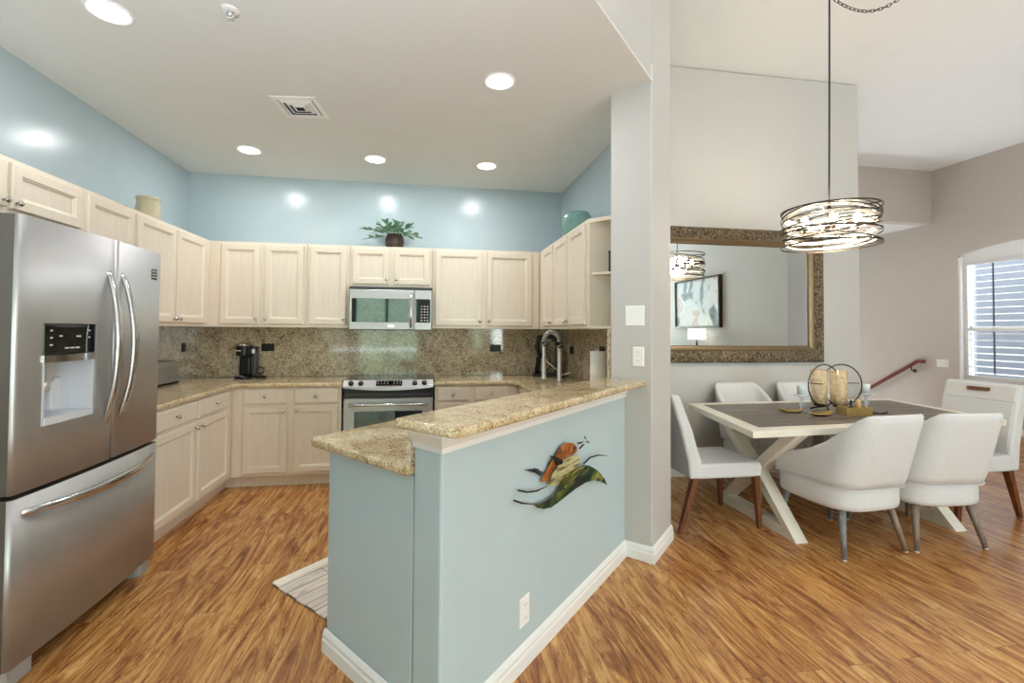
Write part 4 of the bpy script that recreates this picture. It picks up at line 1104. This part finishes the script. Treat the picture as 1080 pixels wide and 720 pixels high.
q = MB(); q.box(-0.055, 0.0, -0.094, -0.0915, 0.265, 0.272); q.build('lettering', M['legend'], hd)
q = MB(); q.lathe([(0.03, 0.0255), (0.03, 0.029), (0.002, 0.03)], (-0.0, -0.06, 0), 20); q.build('drip_tray', M['steelh'], t)
q = MB(); q.box(0.0555, 0.10, 0.0, 0.09, 0.03, 0.30); q.build('water_tank', M['darkgrey'], t, bevel=0.01)
q = MB(); q.box(0.066, 0.092, -0.004, -0.0005, 0.24, 0.28); q.build('button', M['white'], t, bevel=0.002)
t = thing('coffee_frother', 'small black pot with a ring handle beside the coffee maker', 'pot', (-1.575, 4.69, 0.9145))
q = MB(); q.lathe([(0.05, 0), (0.05, 0.02), (0.035, 0.025), (0.002, 0.026)], (0, 0, 0), 24); q.build('base', M['black'], t)
q = MB(); q.tube([(0.03*math.cos(2*PI*i/24), 0, 0.075+0.03*math.sin(2*PI*i/24)) for i in range(24)], 0.006, 8, True); q.cyl((0, 0, 0.025), (0, 0, 0.045), 0.006); q.build('handle', M['black'], t)
t.name = 'milk_pot'
# toaster
t = thing('toaster', 'grey metal toaster on the worktop behind the fridge', 'toaster', (-2.205, 4.18, 0.9145), 0)
q = MB(); rows = []
for y_ in (-0.16, -0.155, 0.155, 0.16):
    k = 0.93 if abs(y_) > 0.157 else 1
    rows.append([(-0.085*k, y_, 0.018), (0.085*k, y_, 0.018), (0.083*k, y_, 0.15), (0.06*k, y_, 0.185*k+0.012), (-0.06*k, y_, 0.185*k+0.012), (-0.083*k, y_, 0.15)])
q.loft(rows); bd = q.build('body', M['steel'], t, bevel=0.008)
q = MB(); q.box(-0.088, 0.088, -0.155, 0.165, 0.004, 0.0178); q.build('base', M['black'], t)
for s in (-1, 1):
    q = MB(); q.box(s*0.03-0.013, s*0.03+0.013, -0.12, 0.12, 0.1905, 0.1985); q.build('slot', M['black'], t)
q = MB(); q.box(-0.02, 0.02, 0.1605, 0.175, 0.10, 0.115); q.build('lever', M['black'], t)
# tap
t = thing('kitchen_tap', 'tall chrome spring-neck kitchen tap behind the bar', 'tap', (1.235, 4.12, 0.9145))
q = MB(); q.lathe([(0.03, 0), (0.03, 0.008), (0.022, 0.014), (0.022, 0.30), (0.024, 0.31), (0.002, 0.311)], (0, 0, 0), 22); q.build('body', M['chrome'], t)
arc = [(0, 0, 0.305)] + [(-0.075+0.075*math.cos(a), 0, 0.375+0.09*math.sin(a)) for a in [PI*i/18 for i in range(19)]] + [(-0.15, 0, 0.33)]
q = MB(); q.tube(arc, 0.011, 10); q.build('hose', M['darkgrey'], t)
q = MB(); pts = []
n = 260
def on_arc(s):
    f = s*(len(arc)-1); i = min(int(f), len(arc)-2); return Vector(arc[i]).lerp(Vector(arc[i+1]), f-i)
for i in range(n):
    s = i/(n-1); p = on_arc(s); d = (on_arc(min(1, s+0.01))-on_arc(max(0, s-0.01))).normalized()
    u = Vector((0, 1, 0)); v_ = d.cross(u); a = 2*PI*22*s
    pts.append(p + u*(0.019*math.cos(a)) + v_*(0.019*math.sin(a)))
q.tube(pts, 0.0042, 6); q.build('spring', M['chrome'], t)
q = MB(); q.lathe([(0.002, 0.332), (0.016, 0.33), (0.015, 0.25), (0.019, 0.20), (0.021, 0.06), (0.028, 0.035), (0.028, 0.028), (0.002, 0.027)], (-0.15, 0, 0), 20); q.build('spray_head', M['chrome'], t)
q = MB(); q.tube([(0, 0, 0.09), (-0.13, 0, 0.195)], 0.006, 8); q.tube([(-0.15+0.024*math.cos(2*PI*i/20), 0.024*math.sin(2*PI*i/20), 0.205) for i in range(20)], 0.005, 6, True); q.build('docking_arm', M['chrome'], t)
q = MB(); q.tube([(0.02, 0, 0.06), (0.05, -0.02, 0.07), (0.09, -0.05, 0.09)], 0.006, 8); q.build('lever', M['chrome'], t)
# black rack behind the tap
t = thing('countertop_rack', 'black countertop rack with arched top in the back right corner behind the tap', 'rack', (1.27, 4.60, 0.9145), math.radians(-20))
q = MB(); q.prism(superell(0.17, 0.10, 24, 0, 4), 0, 0.03); q.build('base', M['black'], t, bevel=0.004)
q = MB(); q.box(0.06, 0.13, -0.05, 0.05, 0.0305, 0.36); q.build('column', M['black'], t, bevel=0.02, seg=3)
q = MB(); q.tube([(-0.13, 0, 0.02), (-0.12, 0, 0.12), (-0.10, 0, 0.22), (-0.13, 0, 0.30), (-0.11, 0, 0.40), (0.0, 0, 0.42), (0.095, 0, 0.37), (0.095, 0, 0.30)], 0.026, 10); q.build('arm', M['black'], t)
q = MB(); q.tube([(-0.06+0.07*math.cos(2*PI*i/24), -0.03, 0.15+0.11*math.sin(2*PI*i/24)) for i in range(24)], 0.006, 6, True); q.build('loop', M['black'], t)
# paper towel
t = thing('paper_towel_roll', 'white paper towel roll standing behind the bar beside the column', 'paper towel', (1.335, 3.40, 0.9145))
q = MB(); q.lathe([(0.075, 0), (0.075, 0.012), (0.002, 0.013)], (0, 0, 0), 24); q.cyl((0, 0, 0.01), (0, 0, 0.335), 0.008); q.build('stand', M['chrome'], t)
q = MB(); q.lathe([(0.012, 0.0145), (0.064, 0.0145), (0.064, 0.315), (0.012, 0.315)], (0, 0, 0), 30); q.build('roll', plain('paper_white', (244, 242, 236), 0.9, bump=0.2, bscale=90), t)

# ------------------------------------------------------------------ things on top of the cabinets
M['ceramic'] = plain('celadon_beige_glaze', (186, 176, 148), 0.25, var=0.12, vscale=8)
t = thing('ceramic_jar', 'beige glazed ceramic jar on top of the left wall cabinets', 'jar', (-2.15, 3.895, UZ1))
q = MB(); q.lathe([(0.085, 0.0), (0.105, 0.01), (0.118, 0.06), (0.118, 0.12), (0.108, 0.19), (0.105, 0.205), (0.118, 0.215), (0.118, 0.232), (0.104, 0.236), (0.096, 0.225), (0.10, 0.19), (0.105, 0.10), (0.09, 0.03), (0.002, 0.02)], (0, 0, 0), 32); q.build('body', M['ceramic'], t); t.scale = (0.68, 0.68, 0.86)
t = thing('dark_dish', 'small dark dish on top of the left wall cabinets beside the beige jar', 'dish', (-2.12, 3.515, UZ1))
q = MB(); q.lathe([(0.03, 0), (0.05, 0.03), (0.062, 0.05), (0.058, 0.052), (0.045, 0.03), (0.002, 0.015)], (0, 0, 0), 24); q.build('bowl', M['darkgrey'], t)
t.name = 'small_dish'; t.scale = (0.8, 0.8, 0.8)
M['teal'] = plain('teal_glaze', (120, 158, 152), 0.12, var=0.12, vscale=9)
t = thing('teal_bowl', 'large shiny teal glazed bowl on top of the right wall cabinets', 'bowl', (1.30, 3.83, UZ1))
q = MB(); q.lathe([(0.09, 0), (0.11, 0.015), (0.145, 0.09), (0.155, 0.15), (0.145, 0.20), (0.125, 0.235), (0.115, 0.24), (0.12, 0.225), (0.14, 0.17), (0.135, 0.09), (0.09, 0.02), (0.002, 0.018)], (0, 0, 0), 32); q.build('body', M['teal'], t); t.scale = (0.88, 0.88, 0.95)
t = thing('lantern', 'small black framed lantern on the open corner shelf', 'lantern', (1.332, 3.022, 1.8082), math.radians(45))
q = MB()
for sx in (-1, 1):
    for sy in (-1, 1): q.box(sx*0.045-0.005, sx*0.045+0.005, sy*0.045-0.005, sy*0.045+0.005, 0.01, 0.135)
q.box(-0.052, 0.052, -0.052, 0.052, 0, 0.01); q.box(-0.052, 0.052, -0.052, 0.052, 0.135, 0.145); q.build('frame', M['black'], t)
q = MB(); q.loft([superell(0.048, 0.048, 16, 0.1455, 6), superell(0.015, 0.015, 16, 0.175, 6)]); q.tube([(0.022*math.cos(2*PI*i/18), 0, 0.19+0.022*math.sin(2*PI*i/18)) for i in range(18)], 0.003, 6, True); q.build('cap', M['black'], t)
q = MB(); q.box(-0.041, 0.041, -0.041, 0.041, 0.0105, 0.1345); q.build('glass', M['clear'], t)
t = thing('canister', 'small grey canister with a dark lid on the lowest board of the open corner shelf', 'canister', (1.335, 3.015, UZ0+0.0202))
q = MB(); q.lathe([(0.04, 0), (0.045, 0.01), (0.045, 0.11), (0.002, 0.112)], (0, 0, 0), 22); q.build('body', plain('grey_stoneware', (150, 144, 134), 0.5), t)
q = MB(); q.lathe([(0.05, 0.1125), (0.05, 0.125), (0.012, 0.132), (0.012, 0.145), (0.002, 0.147)], (0, 0, 0), 22); q.build('lid', M['darkgrey'], t)
# plant
M['pot'] = plain('dark_brown_glazed_pot', (74, 58, 50), 0.3, var=0.35, vscale=30)
M['leafa'] = plain('grey_green_leaf', (124, 164, 134), 0.55, var=0.3, vscale=12)
t = thing('potted_plant', 'leafy green plant in a dark round pot on the wall cabinets above the microwave', 'plant', (-0.325, 4.66, UZ1))
q = MB(); q.lathe([(0.06, 0), (0.085, 0.02), (0.098, 0.07), (0.09, 0.115), (0.078, 0.135), (0.08, 0.145), (0.07, 0.145), (0.07, 0.12), (0.002, 0.11)], (0, 0, 0), 28); q.build('pot', M['pot'], t)
q = MB(); rl = random.Random(11)
def leaf(base, d, L, Wd, droop):
    d = Vector(d).normalized(); side = d.cross(Vector((0, 0, 1)))
    side = side.normalized() if side.length > 1e-3 else Vector((1, 0, 0))
    pL, pR, pc = [], [], []
    for i in range(6):
        s = i/5; p = Vector(base) + d*(L*s) + Vector((0, 0, -droop*s*s)); hw = Wd*math.sin(PI*(0.08+0.88*s))
        pc.append(p + Vector((0, 0, -0.15*hw))); pL.append(p+side*hw); pR.append(p-side*hw)
    for i in range(5):
        a = [q.bm.verts.new(x_) for x_ in (pL[i], pL[i+1], pc[i+1], pc[i])]; q.bm.faces.new(a)
        a = [q.bm.verts.new(x_) for x_ in (pc[i], pc[i+1], pR[i+1], pR[i])]; q.bm.faces.new(a)
stems = [(-0.95, 0, 0.55, 0.25), (-0.8, -0.3, 0.35, 0.27), (-0.6, 0.3, 0.9, 0.22), (-0.35, -0.4, 0.8, 0.2), (0.1, -0.3, 1, 0.19), (0.3, 0.3, 1, 0.2), (0.6, -0.3, 0.7, 0.2), (0.85, 0, 0.4, 0.22), (0.9, -0.3, 0.2, 0.2), (-0.9, -0.2, 0.1, 0.2), (0.5, -0.6, 0.35, 0.17), (-0.4, -0.6, 0.4, 0.17), (0, -0.6, 0.6, 0.16)]
sm = MB()
for sx, sy, sz, L in stems:
    d = Vector((sx, sy, sz)).normalized(); b = Vector((sx*0.04, sy*0.04, 0.12)); pts = []
    for i in range(7):
        s = i/6; pts.append(b + d*(L*s) + Vector((0, 0, -0.05*s*s)))
    sm.tube(pts, 0.0022, 5)
    for i in range(2, 7):
        for k in (-1, 1):
            dd = d*0.6 + Vector((rl.uniform(-.4, .4), rl.uniform(-.6, .3), rl.uniform(-.3, .4))) + d.cross(Vector((0, 0, 1)))*(0.8*k)
            leaf(pts[i], dd, rl.uniform(0.06, 0.10), rl.uniform(0.014, 0.022), 0.02)
q.build('foliage', M['leafa'], t, fix=False); sm.build('stem', M['leafa'], t)

# ------------------------------------------------------------------ metal fish on the half wall
ARTP = {
'wing': [(1.24, 0.529), (1.201, 0.575), (1.116, 0.639), (1.017, 0.687), (0.942, 0.711), (0.887, 0.715), (0.786, 0.715), (0.738, 0.701), (0.692, 0.68), (0.684, 0.66), (0.632, 0.646), (0.561, 0.642), (0.457, 0.658), (0.485, 0.636), (0.535, 0.616), (0.604, 0.602), (0.677, 0.605), (0.754, 0.611), (0.853, 0.618), (0.96, 0.618), (1.056, 0.603), (1.147, 0.574)],
'head': [(0.533, 0.73), (0.547, 0.753), (0.588, 0.774), (0.617, 0.799), (0.66, 0.818), (0.703, 0.847), (0.761, 0.858), (0.834, 0.841), (0.878, 0.81), (0.873, 0.789), (0.802, 0.786), (0.721, 0.782), (0.676, 0.771), (0.619, 0.747), (0.577, 0.723)],
'belly': [(0.619, 0.747), (0.676, 0.771), (0.721, 0.782), (0.802, 0.786), (0.884, 0.777), (0.897, 0.726), (0.836, 0.717), (0.761, 0.712), (0.707, 0.694), (0.662, 0.682), (0.583, 0.704)],
'fin': [(0.585, 0.838), (0.653, 0.814), (0.706, 0.787), (0.699, 0.772), (0.658, 0.777), (0.628, 0.806)],
'tail': [(0.396, 0.816), (0.455, 0.805), (0.52, 0.786), (0.557, 0.765), (0.533, 0.754), (0.496, 0.778), (0.453, 0.795)],
'feather': [(0.692, 0.68), (0.738, 0.699), (0.87, 0.716), (0.942, 0.709), (0.87, 0.687), (0.769, 0.667), (0.723, 0.657)]}
def artmat(name, stops, rough=0.25, scale=6, dist=2.0, st=(1, 1, 1)):
    mt, nt, b = newmat(name); v = coords(nt, st)
    n1 = N(nt, 'ShaderNodeTexNoise', Scale=scale, Detail=4.0, Distortion=dist); nt.links.new(v, n1.inputs['Vector'])
    r = ramp(nt, stops); nt.links.new(n1.outputs['Fac'], r.inputs['Fac']); nt.links.new(r.outputs['Color'], b.inputs['Base Color'])
    b.inputs['Roughness'].default_value = rough; b.inputs['Metallic'].default_value = 0.25; return mt
AM = {'wing': artmat('art_green_black', [(0.36, lin((8, 22, 22))), (0.48, lin((26, 62, 58))), (0.56, lin((86, 100, 44))), (0.68, lin((176, 172, 92)))], 0.25, 5, 1.0, (1, 1, 2.6)),
      'head': artmat('art_orange', [(0.35, lin((96, 48, 20))), (0.5, lin((172, 98, 38))), (0.66, lin((210, 142, 76)))], 0.25, 9),
      'belly': artmat('art_pale_stripe', [(0.38, lin((110, 104, 60))), (0.5, lin((196, 188, 140))), (0.62, lin((224, 214, 170)))], 0.3, 14, 0.3, (0.6, 0.6, 5)),
      'fin': artmat('art_black', [(0.3, lin((8, 10, 14))), (0.7, lin((30, 36, 44)))]),
      'tail': artmat('art_black_blue', [(0.3, lin((10, 18, 26))), (0.6, lin((40, 66, 74))), (0.8, lin((190, 190, 176)))]),
      'feather': artmat('art_olive_gold', [(0.35, lin((70, 76, 34))), (0.5, lin((150, 144, 62))), (0.65, lin((196, 186, 100)))], 0.3, 10, 0.5, (0.6, 0.6, 4))}
ao = diag(-1.46, 1.68)
t = thing('metal_wall_art', 'colourful metal bird-like wall sculpture on the blue half wall', 'wall art', (ao[0], ao[1], 0), PI/4)
off = {'tail': 0.012, 'head': 0.018, 'belly': 0.024, 'wing': 0.026, 'fin': 0.030, 'feather': 0.034}
for k, pts in ARTP.items():
    q = MB(); um = sum(p[0] for p in pts)/len(pts); vm = sum(p[1] for p in pts)/len(pts)
    f_ = [q.bm.verts.new((u, -off[k]-0.004, z)) for u, z in pts]; b_ = [q.bm.verts.new((u, -off[k], z)) for u, z in pts]
    q.bm.faces.new(f_); q.bm.faces.new(b_[::-1]); n = len(pts)
    for i in range(n): q.bm.faces.new((f_[i], b_[i], b_[(i+1) % n], f_[(i+1) % n]))
    nm = {'wing': 'wing_plate', 'head': 'head_plate', 'belly': 'body_plate', 'fin': 'fin_plate', 'tail': 'tail_plate', 'feather': 'feather_plate'}[k]
    q.build(nm, AM[k], t, bevel=0.0015)
for pts in ([(0.342, 0.749), (0.407, 0.724), (0.481, 0.708), (0.576, 0.703)], [(0.311, 0.718), (0.372, 0.689), (0.462, 0.658)], [(0.942, 0.717), (1.017, 0.731), (1.116, 0.722), (1.245, 0.691)],
            [(0.895, 0.802), (0.932, 0.813), (0.952, 0.815)], [(0.878, 0.832), (0.914, 0.828), (0.94, 0.829)], [(0.952, 0.851), (0.969, 0.833)], [(0.977, 0.822), (1.015, 0.806)]):
    q = MB(); q.tube([(u, -0.026, z) for u, z in pts], [0.004]*(len(pts)-1)+[0.0015], 6); q.build('wire', AM['fin'], t)
q = MB()
for u, z in ((0.75, 0.70), (0.72, 0.80), (0.50, 0.79)): q.cyl((u, -0.0005, z), (u, -0.024, z), 0.006)
q.build('standoff', M['darkgrey'], t)
q = MB(); q.sphere((0.845, -0.024, 0.815), 0.010, 10, (1, 0.5, 1)); q.build('eye', M['black'], t)

# ------------------------------------------------------------------ kitchen mat
def mat_mat():
    mt, nt, b = newmat('washed_plank_print'); v = coords(nt, (1, 1, 1))
    br = nt.nodes.new('ShaderNodeTexBrick'); br.inputs['Scale'].default_value = 1.0
    br.inputs['Brick Width'].default_value = 0.5; br.inputs['Row Height'].default_value = 0.085; br.inputs['Mortar Size'].default_value = 0.003
    br.inputs['Color1'].default_value = lin((246, 238, 224)); br.inputs['Color2'].default_value = lin((228, 218, 212)); br.inputs['Mortar'].default_value = lin((120, 108, 100))
    nt.links.new(v, br.inputs['Vector'])
    mp = nt.nodes.new('ShaderNodeMapping'); mp.inputs['Scale'].default_value = (3, 22, 1); nt.links.new(v, mp.inputs['Vector'])
    nz = N(nt, 'ShaderNodeTexNoise', Scale=1.4, Detail=5.0, Distortion=0.8); nt.links.new(mp.outputs['Vector'], nz.inputs['Vector'])
    r = ramp(nt, [(0.30, lin((150, 134, 128))), (0.44, lin((226, 216, 206))), (0.6, lin((252, 248, 242)))]); nt.links.new(nz.outputs['Fac'], r.inputs['Fac'])
    mx = N(nt, 'ShaderNodeMixRGB', blend_type='MULTIPLY'); mx.inputs['Fac'].default_value = 0.75
    nt.links.new(br.outputs['Color'], mx.inputs['Color1']); nt.links.new(r.outputs['Color'], mx.inputs['Color2'])
    nt.links.new(mx.outputs['Color'], b.inputs['Base Color']); b.inputs['Roughness'].default_value = 0.6; return mt
t = thing('kitchen_mat', 'whitewashed plank-print kitchen mat on the floor behind the peninsula', 'mat', (-0.825, 2.661, 0), PI/4)
def rrect(x0, x1, y0, y1, r, n=5):
    o = []
    for cx_, cy_, a0 in ((x1-r, y0+r, -PI/2), (x1-r, y1-r, 0), (x0+r, y1-r, PI/2), (x0+r, y0+r, PI)):
        for i in range(n+1):
            a = a0+PI/2*i/n; o.append((cx_+r*math.cos(a), cy_+r*math.sin(a)))
    return o
q = MB(); q.prism(rrect(0.0, 1.2, -0.585, 0.0, 0.03), 0.001, 0.011); q.build('pad', mat_mat(), t, bevel=0.003)
q = MB()
q.prism(rrect(0.012, 1.19, -0.06, -0.01, 0.01), 0.0111, 0.012);
q.build('border', plain('cream_mat_border', (246, 236, 218), 0.6, var=0.06, vscale=20), t)

# ------------------------------------------------------------------ living room seen in the mirror
t = thing('abstract_painting', 'framed abstract painting seen in the mirror', 'painting', (5.199, 0.05, 1.94))
AY0, AY1, AZ0, AZ1 = -0.68, 0.78, 1.47, 2.42
q = MB(); q.box(5.16, 5.198, AY0+0.03, AY1-0.03, AZ0+0.03, AZ1-0.03)
mt, nt, b = newmat('abstract_brushwork'); v = coords(nt, (1, 1, 1))
n1 = N(nt, 'ShaderNodeTexNoise', Scale=1.7, Detail=3.0, Distortion=1.0); nt.links.new(v, n1.inputs['Vector'])
r = ramp(nt, [(0.30, lin((70, 86, 96))), (0.40, lin((150, 168, 176))), (0.44, lin((216, 226, 230))), (0.60, lin((232, 236, 236))), (0.63, lin((212, 186, 176))), (0.66, lin((226, 226, 224))), (0.8, lin((178, 196, 202)))])
nt.links.new(n1.outputs['Fac'], r.inputs['Fac']); nt.links.new(r.outputs['Color'], b.inputs['Base Color']); b.inputs['Roughness'].default_value = 0.6
q.build('canvas', mt, t, world=True)
q = MB()
for y0, y1, z0_, z1_ in ((AY0, AY1, AZ0, AZ0+0.03), (AY0, AY1, AZ1-0.03, AZ1), (AY0, AY0+0.03, AZ0+0.03, AZ1-0.03), (AY1-0.03, AY1, AZ0+0.03, AZ1-0.03)): q.box(5.13, 5.198, y0, y1, z0_, z1_)
q.build('frame', M['bronze'], t, world=True)
t = thing('sideboard', 'dark wooden sideboard under the painting, seen in the mirror', 'sideboard', (4.96, 0.2, 0))
q = MB(); q.box(4.75, 5.195, -0.9, 1.0, 0.12, 1.06); bd = q.build('body', M['walnut'], t, world=True, bevel=0.004)
q = MB(); q.box(4.73, 5.197, -0.93, 1.03, 1.0605, 1.09); q.build('top', M['walnut'], t, world=True, bevel=0.004)
for k in range(4):
    ya = -0.88+0.465*k; q = MB(); q.box(4.73, 4.7495, ya, ya+0.455, 0.15, 1.03); dd = q.build('door', M['walnut'], t, world=True, bevel=0.004)
    q = MB(); q.sphere((4.715, ya+(0.42 if k % 2 == 0 else 0.035), 0.65), 0.014); q.build('knob', M['bronze'], dd, world=True)
for xx in (4.78, 5.15):
    for yy in (-0.87, 0.97): q = MB(); q.cyl((xx, yy, 0), (xx, yy, 0.119), 0.018, 0.025); q.build('leg', M['walnut'], t, world=True)
t = thing('table_lamp', 'lit table lamp with white drum shade under the painting, seen in the mirror', 'lamp', (4.95, 0.39, 1.0905))
q = MB(); q.lathe([(0.06, 0), (0.06, 0.012), (0.015, 0.03), (0.025, 0.07), (0.012, 0.11), (0.008, 0.20), (0.002, 0.205)], (0, 0, 0), 20); q.build('base', M['bronze'], t)
q = MB(); rows = [q.ring((0, 0, z), rr, 28) for rr, z in ((0.16, 0.16), (0.15, 0.36), (0.147, 0.36), (0.157, 0.16))]
q.loft(rows, False, False, smooth=True); q.build('shade', emit('lit_lamp_shade', (255, 246, 226), 1.6), t)
